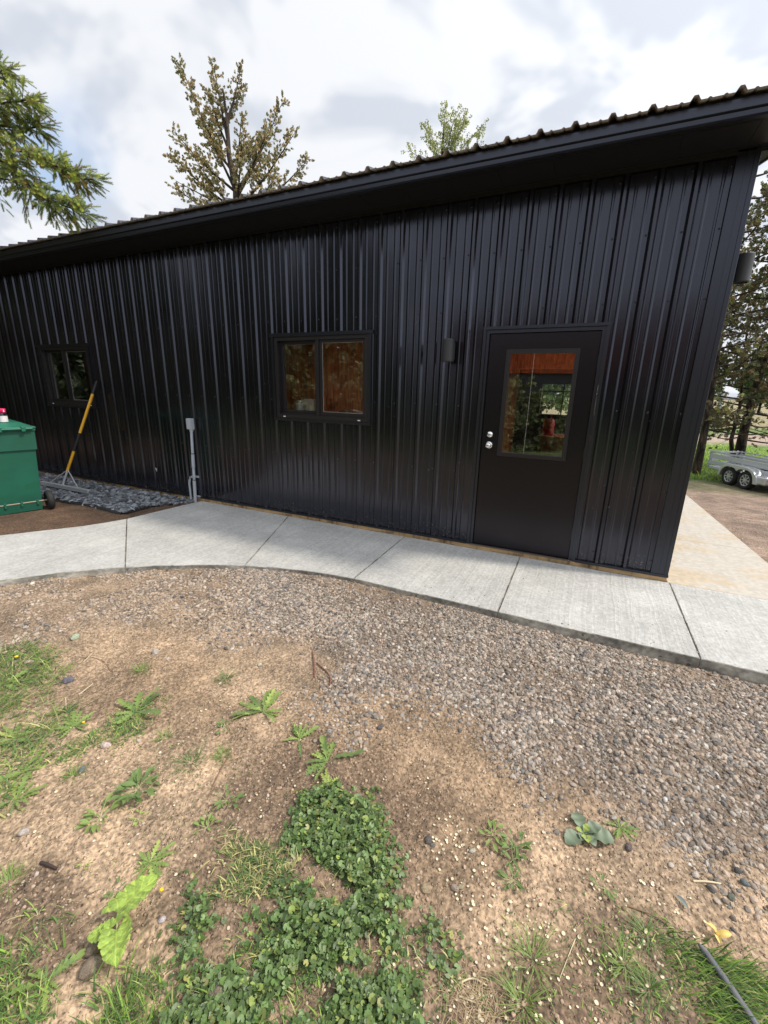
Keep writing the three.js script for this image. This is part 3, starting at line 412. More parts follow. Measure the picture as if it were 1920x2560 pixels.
{ // stones one can pick out: [x, z, radius, tint, label]
  const S = [
    [-3.269, 3.062, 0.030, 0, 'round blue-grey stone beside the trampled grass on the left'], [-3.66, 2.794, 0.030, 1, 'flat pale stone at the upper edge of the left grass'], [-3.061, 2.656, 0.026, 1, 'squarish pale stone alone on the sand below the walkway bend'],
    [-2.936, 2.667, 0.015, 1, 'small pale pebble right of the squarish pale stone'], [-2.611, 3.261, 0.020, 1, 'egg-shaped pale stone below the weed row on the left'], [-2.508, 3.169, 0.010, 1, 'tiny whitish pebble right of the weed row'],
    [-2.577, 3.39, 0.016, 0, 'small blue-grey stone beside the lower left weeds'], [-2.399, 2.444, 0.015, 1, 'small white pebble on the sand left of the gravel'], [-1.51, 2.573, 0.014, 3, 'grey pebble just below the gravel edge'],
    [-1.093, 3.007, 0.016, 3, 'dark grey stone right of the ivy patch'], [-1.074, 3.014, 0.010, 3, 'small dark pebble touching the dark grey stone right of the ivy'], [-0.934, 2.965, 0.011, 1, 'pale oval pebble on bare soil right of the ivy'],
    [-1.045, 3.16, 0.020, 2, 'largest tan stone right of the ivy patch'], [-0.957, 3.116, 0.014, 2, 'narrow tan stone, left one of a touching pair'], [-0.940, 3.103, 0.010, 2, 'small reddish tan stone, right one of a touching pair'],
    [-2.485, 3.657, 0.017, 1, 'white lump of stone near the left edge of the soil'], [-0.191, 2.676, 0.014, 1, 'pale stone above the pale stick on the right'], [-0.403, 2.673, 0.015, 3, 'long grey stone below the broad-leaf weed on the right'],
    [-0.092, 2.701, 0.014, 3, 'dark stone right of the pale stick'], [-0.035, 2.626, 0.014, 0, 'grey stone at the right edge below the gravel'], [-3.635, 3.074, 0.022, 1, 'white stone lying in the left grass'],
    [-1.778, 3.614, 0.012, 1, 'white chip of stone right of the big pale green leaves'], [-2.289, 3.714, 0.008, 1, 'tiny white chip below the dark stick'], [-1.906, 3.754, 0.026, 2, 'brown clod of soil left of the big pale green leaves'], [-1.865, 3.785, 0.030, 2, 'long brown clod of soil below the big pale green leaves'], [-1.48, 3.666, 0.032, 2, 'brown clod of soil lying in the ivy'],
  ];
  const r = mulberry(301);
  S.forEach(([x, z, s, c, label], i) => { const clod = label.includes('clod'), g = stoneGeo(60 + i, 2, 0.4, 1), t = near[c][1].map(v => v * (clod ? 0.62 : 0.85 + r() * 0.25)); g.scale(s * 1.08, s * 0.62, s * 0.82); boxUV(g, 8); const m = add(clod ? 'soil_clod' : 'stone', g, mat(t, 0.92, { map: dirtMap, bumpMap: dirtBump, bumpScale: 0.002 })); m.position.set(x, groundHeight(x, z) + s * 0.28, z); m.rotation.set((r() - 0.5) * 0.3, r() * 6, (r() - 0.5) * 0.3); tag(m, label, clod ? 'soil clod' : 'stone'); });
}
{ // sticks and straws
  const K = [
    ['straw', 0.003, 'thick pale straw lying on soil right of the left grass', [-3.096,3.102],[-3.112,3.015]], ['straw', 0.0025, 'short pale straw at the tip of the left grass', [-3.138,3.147],[-3.033,3.202]], ['straw', 0.0025, 'pale straw above the blue-grey stone', [-3.378,2.915],[-3.4,2.849]],
    ['straw', 0.002, 'bent pale straw near the sparse gravel', [-3.384,2.714],[-3.466,2.664],[-3.496,2.628]], ['twig', 0.0028, 'long thin brown stem lying left of the dandelions', [-2.061,3.025],[-2.032,3.13],[-1.977,3.246]], ['red', 0.004, 'reddish twig at the left edge of the gravel', [-2.192,2.177],[-2.112,2.274],[-2.026,2.394]],
    ['red', 0.004, 'bent reddish twig crossing the gravel edge', [-2.100,2.262],[-1.947,2.353],[-1.882,2.462]], ['dark', 0.006, 'short dark rotten stick at lower left', [-2.315,3.687],[-2.277,3.681],[-2.241,3.674]], ['straw', 0.004, 'pale peeled stick on bare soil at right', [-0.202,2.705],[-0.16,2.689],[-0.115,2.672]],
    ['twig', 0.003, 'thin brown stem pointing at the metal pole', [-0.418,2.898],[-0.334,2.893],[-0.269,2.914]], ['straw', 0.002, 'straight straw just right of the ivy', [-0.977,3.273],[-0.926,3.291]], ['straw', 0.0028, 'straight pale stem at the bottom right of the ivy', [-0.926,3.358],[-0.88,3.363]],
    ['straw', 0.003, 'curved pale root among the dry roots', [-0.886,3.36],[-0.863,3.336],[-0.841,3.319],[-0.8,3.318]], ['straw', 0.0025, 'pale root below the curved root', [-0.867,3.372],[-0.821,3.366]], ['straw', 0.002, 'bent straw along the edge of the ivy', [-1.027,3.32],[-1.004,3.344],[-0.98,3.35]],
    ['twig', 0.002, 'wavy dark root on the sand below the walkway bend', [-3.367,2.862],[-3.258,2.859],[-3.138,2.887],[-3.067,2.856]], ['twig', 0.002, 'thin twig pointing past the squarish pale stone', [-3.054,2.623],[-3.012,2.49]], ['straw', 0.0015, 'fine straw left of the lower right tufts', [-0.576,3.083],[-0.612,3.201]],
  ];
  const C = { straw: mat([0.56, 0.47, 0.31], 0.8), twig: mat([0.2, 0.12, 0.075], 0.85), red: mat([0.2, 0.085, 0.06], 0.8), dark: mat([0.045, 0.03, 0.025], 0.9) };
  for (const [c, w, label, ...P] of K) { const cv = new THREE.CatmullRomCurve3(P.map(([x, z], i) => V(x, groundHeight(x, z) + w + (i % 2) * 0.004, z))); tag(add('stick', tubeGeo(cv.getPoints(10), w, w * 0.7, 7), C[c]), label, 'stick'); }
}

// ---------------------------------------------------------------- grass, ivy, weeds
const bladeGeo = (() => { const pos = [], idx = [], N = 4; for (let i = 0; i <= N; i++) { const t = i / N, w = 0.5 * (1 - t ** 1.6) + 0.02, y = t - 0.12 * t * t, z = 0.45 * t * t; pos.push(-w, y, z, w, y, z); if (i) { const a = i * 2 - 2; idx.push(a, a + 1, a + 2, a + 2, a + 1, a + 3); } } const g = new THREE.BufferGeometry(); g.setAttribute('position', new THREE.Float32BufferAttribute(pos, 3)); g.setIndex(idx); g.computeVertexNormals(); return g; })();
function leafGeo(out, n, bend, cup, fold = 0) { // leaf along +z, outline half widths out(t)
  const pos = [], uv = [], idx = []; for (let i = 0; i <= n; i++) { const t = i / n, w = out(t), y = bend(t); for (const k of [-1, -0.5, 0, 0.5, 1]) { pos.push(k * w, y + cup * k * k * w + fold * Math.abs(k) * w, t); uv.push(k * 0.5 + 0.5, t); } if (i) for (let k = 0; k < 4; k++) { const a = (i - 1) * 5 + k, b = i * 5 + k; idx.push(a, a + 1, b, b, a + 1, b + 1); } }
  const g = new THREE.BufferGeometry(); g.setAttribute('position', new THREE.Float32BufferAttribute(pos, 3)); g.setAttribute('uv', new THREE.Float32BufferAttribute(uv, 2)); g.setIndex(idx); g.computeVertexNormals(); return g;
}
const grassTint = (r, dry = 0.15) => { const k = r(), b = 0.55 + r() * 0.9; if (k < dry) return [0.44 * b, 0.42 * b, 0.17 * b]; if (k < 0.5) return [0.22 * b, 0.36 * b, 0.05 * b]; return [0.085 * b, 0.165 * b, 0.035 * b]; };
{
  const r = mulberry(401), lay = [];
  const blades = (P, n, h0, h1, lean, dry, dir) => { let x0 = 1e9, x1 = -1e9, z0 = 1e9, z1 = -1e9; for (const [x, z] of P) { x0 = Math.min(x0, x); x1 = Math.max(x1, x); z0 = Math.min(z0, z); z1 = Math.max(z1, z); }
    for (let i = 0, k = 0; i < n && k < n * 20; k++) { const x = lerp(x0 - 0.08, x1 + 0.08, r()), z = lerp(z0 - 0.08, z1 + 0.08, r()); const e = edgeDist(P, x, z), c = fbm(x * 5, z * 5, 411, 3); if (r() > smooth(-0.07, 0.09, e + (c - 0.5) * 0.28) * (0.25 + 0.75 * smooth(0.34, 0.52, c))) continue; i++; const h = lerp(h0, h1, r() * r()); lay.push({ m: place(V(x, groundHeight(x, z) - 0.003, z), lean * (0.4 + r()), dir === undefined ? r() * 6.28 : dir + (r() - 0.5) * 2.2, 0, 0.002 + r() ** 2 * 0.005, h, h), c: grassTint(r, dry) }); } };
  blades(grassLeft, 9000, 0.04, 0.17, 1.05, 0.25); blades(grassLeft, 7000, 0.03, 0.10, 0.7, 0.1, 2.4); blades(weedRow, 1500, 0.02, 0.06, 0.9, 0.25); blades(grassLow, 1300, 0.03, 0.10, 0.5, 0.15); blades(grassMid, 700, 0.04, 0.11, 0.35, 0.12); blades(grassPole, 2200, 0.03, 0.085, 0.45, 0.1, 1.2); blades(grassTan, 900, 0.03, 0.08, 0.7, 0.5);
  blades(ivyB, 600, 0.03, 0.08, 0.5, 0.2); blades([[-0.7, 3.0], [-0.2, 2.85], [-0.2, 3.2], [-0.75, 3.35]], 900, 0.015, 0.05, 0.7, 0.2); blades([[-2.6, 3.2], [-1.9, 2.9], [-1.7, 3.4], [-2.1, 3.7]], 420, 0.01, 0.03, 0.7, 0.3);
  blades([[-1.5, 3.2], [-0.95, 3.3], [-0.9, 3.5], [-1.4, 3.5]], 260, 0.03, 0.07, 0.6, 0.4);
  tag(copies('grass', bladeGeo, M.leaf, lay), 'trampled green grass in ragged patches on the soil', 'grass', null, 'stuff');
  // bank and verge grass beyond the drive
  const far = []; for (let i = 0; i < 15000; i++) { const z = -12.6 - r() * 13, x = 0.5 + (z + 12.6) * -0.28 + r() * 10; const h = 0.10 + r() * 0.26, b = 0.8 + r() * 0.6; far.push({ m: place(V(x, groundHeight(x, z) - 0.01, z), 0.3 + r() * 0.5, r() * 6.28, 0, 0.012 + r() * 0.02, h, h), c: r() < 0.5 ? [0.36 * b, 0.48 * b, 0.05 * b] : [0.18 * b, 0.34 * b, 0.04 * b] }); }
  tag(copies('bank_grass', bladeGeo, M.leaf, far), 'bright green grass on the bank between trees and road', 'grass', null, 'stuff');
  const lawn = []; for (let i = 0; i < 14000; i++) { const z = 6.2 + r() * 12, x = -14 + r() * 22, h = 0.04 + r() * 0.12; lawn.push({ m: place(V(x, groundHeight(x, z) - 0.005, z), 0.5, r() * 6.28, 0, 0.006 + r() * 0.006, h, h), c: grassTint(r, 0.2) }); }
  tag(copies('lawn_grass', bladeGeo, M.leaf, lawn), 'lawn grass stretching away behind the photographer', 'grass', null, 'stuff');
  // ground ivy: scalloped kidney leaves
  const ivyLeaf = (() => { const pos = [0, 0, 0], idx = [], N = 15; for (let i = 0; i <= N; i++) { const a = -2.75 + 5.5 * i / N, rr = (0.90 + 0.05 * Math.cos(i * Math.PI)) * (1 - 0.1 * Math.cos(a)); pos.push(Math.sin(a) * rr, 0.16 * rr * rr + 0.05 * Math.sin(a * 3), Math.cos(a) * rr); if (i) idx.push(0, i, i + 1); } const g = new THREE.BufferGeometry(); g.setAttribute('position', new THREE.Float32BufferAttribute(pos, 3)); g.setIndex(idx); g.computeVertexNormals(); return g; })();
  const ivy = [], stems = [];
  const spread = (P, n, dens) => { let x0 = 1e9, x1 = -1e9, z0 = 1e9, z1 = -1e9; for (const [x, z] of P) { x0 = Math.min(x0, x); x1 = Math.max(x1, x); z0 = Math.min(z0, z); z1 = Math.max(z1, z); }
    for (let i = 0, k = 0; i < n && k < n * 12; k++) { const x = lerp(x0 - 0.05, x1 + 0.05, r()), z = lerp(z0 - 0.05, z1 + 0.05, r()), e = edgeDist(P, x, z), c = fbm(x * 7, z * 7, 421, 3), d = smooth(-0.06, 0.09, e + (c - 0.5) * 0.16) * smooth(dens, dens + 0.16, c); if (r() > d) continue; i++;
      const s = 0.0035 + r() ** 1.3 * 0.0100, y = groundHeight(x, z) + 0.004 + r() * 0.045 * d * (0.5 + vnoise(x * 18, z * 18, 427)), b = 0.5 + r() * 0.8, k2 = r(); ivy.push({ m: place(V(x, y, z), (r() - 0.5) * 1.1, r() * 6.28, (r() - 0.5) * 1.1, s, s, s), c: k2 < 0.02 ? [0.34 * b, 0.33 * b, 0.10 * b] : k2 < 0.14 ? [0.26 * b, 0.33 * b, 0.08 * b] : [0.12 * b, 0.195 * b, 0.055 * b] });
      if (r() < 0.12) stems.push(tubeGeo([V(x, y, z), V(x + (r() - 0.5) * 0.03, groundHeight(x, z) + 0.004, z + (r() - 0.5) * 0.03)], 0.0008, 0.0008, 4, false)); } };
  spread(ivyA, 7200, 0.21); spread([[-1.8, 3.5], [-1.5, 3.4], [-1.5, 3.6], [-1.62, 3.7]], 300, 0.4); spread([[-1.0, 3.22], [-0.95, 3.3], [-0.9, 3.36], [-1.0, 3.33]], 120, 0.3);
  const iv = thing('ground_ivy', 'dense patch of round-leaved green ground ivy in the foreground', 'ground ivy'); iv.userData.kind = 'stuff';
  tag(copies('leaves', ivyLeaf, leafy([1, 1, 1], { roughness: 0.5, transmission: 0.22 }), ivy, iv), null, null, null, 'stuff'); tag(add('stems', merge(stems), mat([0.1, 0.12, 0.04], 0.9), iv), null, null, null, 'stuff');
  // pale round elm seeds and dry litter on the soil
  const seed = new THREE.CircleGeometry(1, 9).rotateX(-Math.PI / 2), sd = [], lit = [];
  for (let i = 0; i < 1000; i++) { const u = r(), x = u < 0.72 ? lerp(-1.1, 0.05, r()) : lerp(-2.9, -0.5, r()), z = u < 0.72 ? lerp(2.75, 3.55, r()) : lerp(2.6, 3.7, r()); if (edgeDist(gravelDense, x, z) > -0.05 || fbm(x * 4, z * 4, 431, 3) < 0.44) continue; const s = 0.0028 + r() * 0.0034; sd.push({ m: place(V(x, groundHeight(x, z) + 0.006, z), (r() - 0.5) * 0.5, r() * 6.28, (r() - 0.5) * 0.5, s, s, s * (0.7 + r() * 0.4)), c: (f => [0.66 * f, 0.58 * f, 0.40 * f])(0.7 + r() * 0.4) }); }
  tag(copies('elm_seeds', seed, M.leafSolid, sd), 'pale round elm seeds scattered over the lower right soil', 'seeds', null, 'stuff');
  for (let i = 0; i < 9000; i++) { const x = lerp(-4.6, 0.2, r()), z = lerp(2.3, 4.0, r()); if (edgeDist(gravelDense, x, z) > 0 || fbm(x * 2.5, z * 2.5, 433, 3) < 0.46) continue; const h = 0.008 + r() ** 2 * 0.035, b = 0.4 + r() * 0.9; lit.push({ m: place(V(x, groundHeight(x, z) + 0.004, z), 1.35 + r() * 0.3, r() * 6.28, 0, 0.0008 + r() * 0.0008, h, h * 0.5), c: [0.42 * b, 0.31 * b, 0.18 * b] }); }
  for (let i = 0; i < 420; i++) { const x = -0.82 + (r() + r() - 1) * 0.12, z = 3.36 + (r() + r() - 1) * 0.09, h = 0.02 + r() * 0.05; lit.push({ m: place(V(x, groundHeight(x, z) + 0.004, z), 1.0 + r() * 0.5, r() * 6.28, 0, 0.001, h, h * 0.6), c: (f => [0.44 * f, 0.33 * f, 0.19 * f])(0.5 + r() * 0.8) }); }
  tag(copies('dry_litter', bladeGeo, M.leafSolid, lit), 'fine dry straw and root litter on the soil', 'litter', null, 'stuff');
}
const weedMat = (rgb) => leafy(rgb, { roughness: 0.7 });
const WM = { dark: weedMat([0.145, 0.225, 0.06]), mid: weedMat([0.21, 0.30, 0.07]), light: weedMat([0.34, 0.43, 0.10]), grey: leafy([0.15, 0.195, 0.125], { transmission: 0.12, roughness: 0.55 }), lime: leafy([0.45, 0.66, 0.14], { transmission: 0.3 }), stem: mat([0.42, 0.42, 0.22], 0.8), yellow: mat([0.85, 0.5, 0.02], 0.7) };
{ // dandelion rosettes with toothed leaves, each leaf a part
  const R = [[-2.104,2.754,0.19,11,'large dandelion rosette with long leaves pointing at the viewer'],[-1.828,2.813,0.12,9,'half-wilted dandelion right of the large rosette'],[-1.637,2.861,0.19,10,'flattened dandelion with toothed leaves just above the ivy'],[-2.68,3.061,0.2,12,'sprawling dandelion at the right end of the weed row'],[-1.976,3.512,0.12,9,'spindly dandelion behind the big pale green leaves'],[-1.561,2.971,0.09,9,'yellow-green dandelion touching the top of the ivy'],[-0.431,2.611,0.085,10,'small dandelion beside the broad-leaf weed at the gravel edge'],[-3.05,3.42,0.17,11,'leafy dandelion deep in the left grass'],[-2.79,3.50,0.14,9,'dandelion at the lower right edge of the left grass'],[-2.66,3.60,0.13,9,'dandelion at the bottom tip of the left grass'],[-3.55,3.25,0.15,9,'dandelion among long blades at the left edge of the grass'],[-2.86,3.26,0.13,10,'dandelion where the weed row meets the left grass'],[-1.95,3.86,0.12,9,'dandelion in the grass at the bottom left corner']];
  const r = mulberry(501), teeth = s => leafGeo(t => t < 0.2 ? 0.022 : (0.02 + 0.125 * Math.sin(Math.PI * Math.min(1, (t - 0.1) * 1.09)) ** 0.9) * (t > 0.84 ? 0.95 : 0.22 + 0.8 * ((t * 6 + s) % 1)), 36, t => 0.16 * t - 0.17 * t * t + 0.025 * Math.sin(t * 9 + s * 6), 0.25), G = [0.1, 0.35, 0.6, 0.85].map(teeth);
  R.forEach(([x, z, rad, n, label], i) => { const t = thing('dandelion', label, 'dandelion', [x, groundHeight(x, z), z]); for (let k = 0; k < n * 1.6; k++) { const l = add('leaf', G[(k + i) & 3], i === 5 ? WM.light : r() < 0.3 ? WM.dark : r() < 0.8 ? WM.mid : WM.light, t), s = rad * (0.25 + r() * 0.68); l.rotation.set(0.06 - r() * 0.3, r() * 6.28, (r() - 0.5) * 0.9, 'YXZ'); l.scale.set(s * (0.75 + r() * 0.5), s * 0.8, s); l.position.y = 0.004; } add('crown', stoneGeo(88, 1, 0.3, 0.5).scale(0.008, 0.006, 0.008), WM.stem, t); });
}
{ // spiky grass tufts
  const L = [[-2.973,2.824,0.052,'low grass tuft on sand left of the long brown stem'],[-2.422,3.094,0.047,'small grass tuft right of the weed row'],[-2.183,3.154,0.065,'spiky grass tuft alone on the sand in the middle left'],[-2.584,3.424,0.04,'grass tuft below the weed row beside the small blue-grey stone'],[-2.481,2.641,0.055,'thin upright grass tuft above the large rosette'],[-2.089,3.054,0.04,'thin grass tuft at the top of the long brown stem'],[-0.688,3.194,0.07,'olive grass tuft right of the dry roots'],[-0.702,3.308,0.055,'grass tuft at the bottom edge right of the dry roots'],[-0.37,2.96,0.05,'bright grass tuft below the thin brown stem'],[-0.378,3.117,0.05,'bright grass tuft near the bottom edge left of the pole'],[-0.438,3.086,0.05,'ragged grass tuft between two bright tufts at lower right'],[-2.34,3.773,0.055,'dark grass tuft at the left edge below the white stone']];
  const r = mulberry(521);
  for (const [x, z, rad, label] of L) { const parts = []; for (let k = 0; k < 70; k++) { const a = r() * 6.28, d = r() * rad * 0.7, h = rad * (0.5 + r() * 1.1), g = bladeGeo.clone(); g.applyMatrix4(place(V(Math.sin(a) * d, -0.003, Math.cos(a) * d), 0.2 + r() * 0.9, a + (r() - 0.5), 0, 0.0018 + r() * 0.002, h, h)); parts.push(g); } const m = add('grass_tuft', merge(parts), r() < 0.5 ? WM.mid : WM.dark); m.position.set(x, groundHeight(x, z), z); tag(m, label, 'grass tuft'); }
}
{ // leafy weeds: short stems with oval leaves
  const L = [[-2.273,3.343,0.09,34,'bushy dark green weed in the left of the bare soil'],[-2.298,3.488,0.065,22,'leafy weed below the bushy dark green weed'],[-2.162,3.42,0.032,12,'small bright weed right of the leafy weed'],[-1.889,3.329,0.046,14,'small weed left of the ivy top'],[-1.905,3.21,0.058,16,'creeping weed at the foot of the long brown stem'],[-0.796,2.888,0.055,18,'upper weed of the chain of three at right'],[-0.793,2.932,0.046,14,'middle weed of the chain of three at right'],[-0.781,3.003,0.046,14,'lowest weed of the chain of three at right'],[-0.879,2.881,0.05,16,'feathery weed left of the chain of three'],[-1.993,3.624,0.035,10,'slender weed left of the big pale green leaves'],[-2.174,3.623,0.024,8,'tiny weed in the crumbly soil at left'],[-2.154,3.779,0.02,8,'tiny light green seedling at lower left'],[-0.488,2.878,0.04,12,'low weed above the lower right tufts'],[-2.201,2.936,0.046,12,'flat weed left of the large rosette']];
  const r = mulberry(541), lg = leafGeo(t => 0.21 * Math.sin(Math.PI * Math.min(1, t * 0.97 + 0.03)) ** 0.8, 7, t => 0.12 * t - 0.2 * t * t, 0.3);
  for (const [x, z, rad, n, label] of L) { const t = thing('leafy_weed', label, 'weed', [x, groundHeight(x, z), z]), mm = rad < 0.034 ? WM.light : r() < 0.6 ? WM.dark : WM.mid, st = [], parts = []; for (let k = 0; k < n; k++) { const a = r() * 6.28, d = rad * Math.sqrt(r()) * 0.75, y = 0.006 + r() * rad * 0.35, s = rad * (0.34 + r() * 0.34), p = V(Math.sin(a) * d, y, Math.cos(a) * d); parts.push(lg.clone().applyMatrix4(place(p, -0.6 + r() * 0.7, a + (r() - 0.5) * 1.6, (r() - 0.5) * 0.6, s, s, s))); if (k % 2) st.push(tubeGeo([V(0, 0, 0), p], 0.0011, 0.0008, 4, false)); } add('leaves', merge(parts), mm, t); add('stem', merge(st), WM.stem, t); }
}
{ // broad-leaf plantain at the edge of the gravel
  const x = -0.562, z = 2.698, t = thing('plantain', 'broad-leaf grey-green weed lying flat at the gravel edge', 'plantain', [x, groundHeight(x, z), z]);
  const lg = leafGeo(t2 => t2 < 0.22 ? 0.035 : (0.035 + 0.29 * Math.sin(Math.PI * (t2 - 0.22) / 0.79) ** 0.75) * (1 + 0.08 * Math.sin(t2 * 23)), 18, t2 => 0.30 * t2 - 0.32 * t2 * t2 + 0.02 * Math.sin(t2 * 17), 0.30);
  for (const [a, s, tilt, c] of [[3.55, 0.085, 0.02, 'grey'], [-0.65, 0.095, 0.0, 'grey'], [1.75, 0.11, 0.03, 'grey'], [0.35, 0.055, -0.35, 'light'], [2.6, 0.04, -0.5, 'light'], [0.85, 0.06, -0.1, 'grey'], [-1.7, 0.03, -0.3, 'light'], [2.2, 0.075, -0.25, 'grey'], [-0.1, 0.05, -0.3, 'grey']]) { const l = add('leaf', lg, WM[c], t); l.rotation.set(tilt - 0.08, a, 0, 'YXZ'); l.scale.setScalar(s); l.position.y = 0.006; }
}
{ // two big scalloped pale green leaves
  const x = -1.835, z = 3.712, t = thing('burdock_plant', 'young plant with big scalloped pale green leaves at lower left', 'plant', [x, groundHeight(x, z), z]);
  const big = (seed, wide) => { // heart-based blade along +z with toothed, wavy margin and sunken side veins
    const pos = [], idx = [], uv = [], N = 70, K = 16, r = mulberry(seed * 77 | 0), lob = [...Array(12)].map(() => 0.9 + r() * 0.2);
    for (let i = 0; i <= N; i++) for (let k = 0; k <= K; k++) { const t = i / N, u = k / K * 2 - 1, au = Math.abs(u), side = u < 0 ? 0 : 6, q = t * 5, l0 = lob[side + Math.min(5, q | 0)], l1 = lob[side + Math.min(5, (q | 0) + 1)], w = wide * Math.sin(Math.PI * clamp(t * 0.94 + 0.06) ** 0.72) ** 0.62 * lerp(l0, l1, q % 1) * (1 - 0.16 * Math.abs(((t * 7 + (u < 0 ? 0.3 : 0)) % 1) * 2 - 1) ** 3 + 0.05 * Math.abs(((t * 23) % 1) * 2 - 1)) + 0.004;
      const ph = (t * 5.5 - au * 1.6), vein = Math.abs(Math.sin(ph * Math.PI)); uv.push(k / K, t); pos.push(u * w + (1 - t) * 0.05 * Math.sin(seed), 0.05 * vein * au + 0.16 * u * u * wide - 0.26 * t * t + 0.14 * t + 0.05 * Math.sin(t * 7 + seed + u * 2) * au, t - 0.16 * au * au * (1 - t) * 1.6); }
    for (let i = 0; i < N; i++) for (let k = 0; k < K; k++) { const a = i * (K + 1) + k, b2 = a + K + 1; idx.push(a, b2, a + 1, a + 1, b2, b2 + 1); }
    const g = new THREE.BufferGeometry(); g.setAttribute('position', new THREE.Float32BufferAttribute(pos, 3)); g.setAttribute('uv', new THREE.Float32BufferAttribute(uv, 2)); g.setIndex(idx); g.computeVertexNormals(); return g; };
  const veinMap = texture(256, 256, (u, v) => { const au = Math.abs(u * 2 - 1), ph = v * 5.5 - au * 1.6, side = smooth(0.09, 0.0, Math.abs(ph - Math.round(ph)) / (1 + au)), mid = smooth(0.05, 0.015, au), fine = smooth(0.12, 0.0, Math.abs(((ph * 4 + fbm(u * 9, v * 9, 661, 3) * 2) % 1) - 0.5)) * 0.35, bl = smooth(0.62, 0.72, fbm(u * 7, v * 7, 665, 4)), t = 0.80 + (fbm(u * 12, v * 12, 669, 4) - 0.5) * 0.35 + Math.max(side, mid) * 0.09 + fine * 0.12 - bl * 0.14; return [t * (1 + Math.max(side, mid) * 0.08), t, t * 0.9]; });
  WM.lime.map = veinMap;
  const L = [[-0.05, 0.06, -0.03, 2.95, -0.15, 0.13, 1, 0.36], [-0.02, 0.055, 0.0, 1.0, -0.1, 0.105, 2.2, 0.42], [-0.035, 0.05, 0.005, -0.75, -0.05, 0.06, 3.1, 0.48]];
  L.forEach(([px, py, pz, yaw, pit, s, seed, wide]) => { const l = add('leaf', big(seed, wide), WM.lime, t); l.position.set(px, py, pz); l.rotation.set(pit, yaw, 0, 'YXZ'); l.scale.setScalar(s); add('leaf_stalk', tubeGeo([V(0, 0, 0.02), V(px * 0.5, py * 0.6, pz * 0.5 + 0.01), V(px, py, pz)], 0.003, 0.0022, 6), WM.stem, t); });
}
{ // yellow petals, small flowers, fallen grey leaf, metal pole
  const p = thing('yellow_blossom', 'crumpled pale yellow blossom lying at the tip of the metal pole', 'blossom', [-0.166, groundHeight(-0.166, 2.867) + 0.012, 2.867]);
  const pg = leafGeo(t => 0.24 * Math.sin(Math.PI * Math.min(1, t * 0.9 + 0.08)) ** 0.6, 8, t => 0.2 * Math.sin(t * 3), 0.7), pm = leafy([0.85, 0.66, 0.22]);
  for (const [a, s] of [[1.0, 0.042], [-0.9, 0.034], [3.4, 0.036]]) { const l = add('petal', pg, pm, p); l.rotation.set(-0.35, a + 0.9, 0.3, 'YXZ'); l.scale.setScalar(s); }
  [[-3.731, 3.091, 'yellow dandelion flower in the left grass'], [-2.826, 3.232, 'tiny orange-yellow flower in the weed row'], [-1.841, 3.565, 'tiny yellow flower behind the big pale green leaves']].forEach(([x, z, label], i) => tag(add('flower', lathe([[0, 0.006], [0.006, 0.009], [0.011, 0.006], [0.008, 0.001], [0, 0]], 12).scale(i ? 0.6 : 1, 1, i ? 0.6 : 1).translate(x, groundHeight(x, z) + 0.02, z), WM.yellow), label, 'flower'));
  const lf = add('fallen_leaf', leafGeo(t => 0.17 * Math.sin(Math.PI * t) ** 0.8, 10, t => 0.10 * Math.sin(t * 3), 0.4), leafy([0.17, 0.20, 0.19], { transmission: 0.1 })); lf.scale.setScalar(0.05); lf.position.set(-0.268, groundHeight(-0.262, 2.79) + 0.006, 2.785); lf.rotation.y = 0.75; tag(lf, 'grey fallen leaf on bare soil above the pole', 'leaf');
  const y = groundHeight(-0.225, 2.925), pole = thing('metal_pole', 'grey metal pole with a tapered tip in the bottom right grass', 'pole', [0, 0, 0]);
  add('shaft', tubeGeo([V(-0.212, y + 0.022, 2.945), V(-0.165, y + 0.03, 3.02), V(0.14, y + 0.06, 3.52), V(0.3, y + 0.07, 3.78)], 0.0108, 0.0108, 16), mat([0.20, 0.20, 0.21], 0.36, { metalness: 0.7, bumpMap: dirtBump, bumpScale: 0.0006 }), pole);
  add('tip', tubeGeo([V(-0.225, y + 0.018, 2.924), V(-0.212, y + 0.022, 2.945)], 0.004, 0.0108, 16), mat([0.24, 0.24, 0.25], 0.5, { metalness: 0.6 }), pole);
}

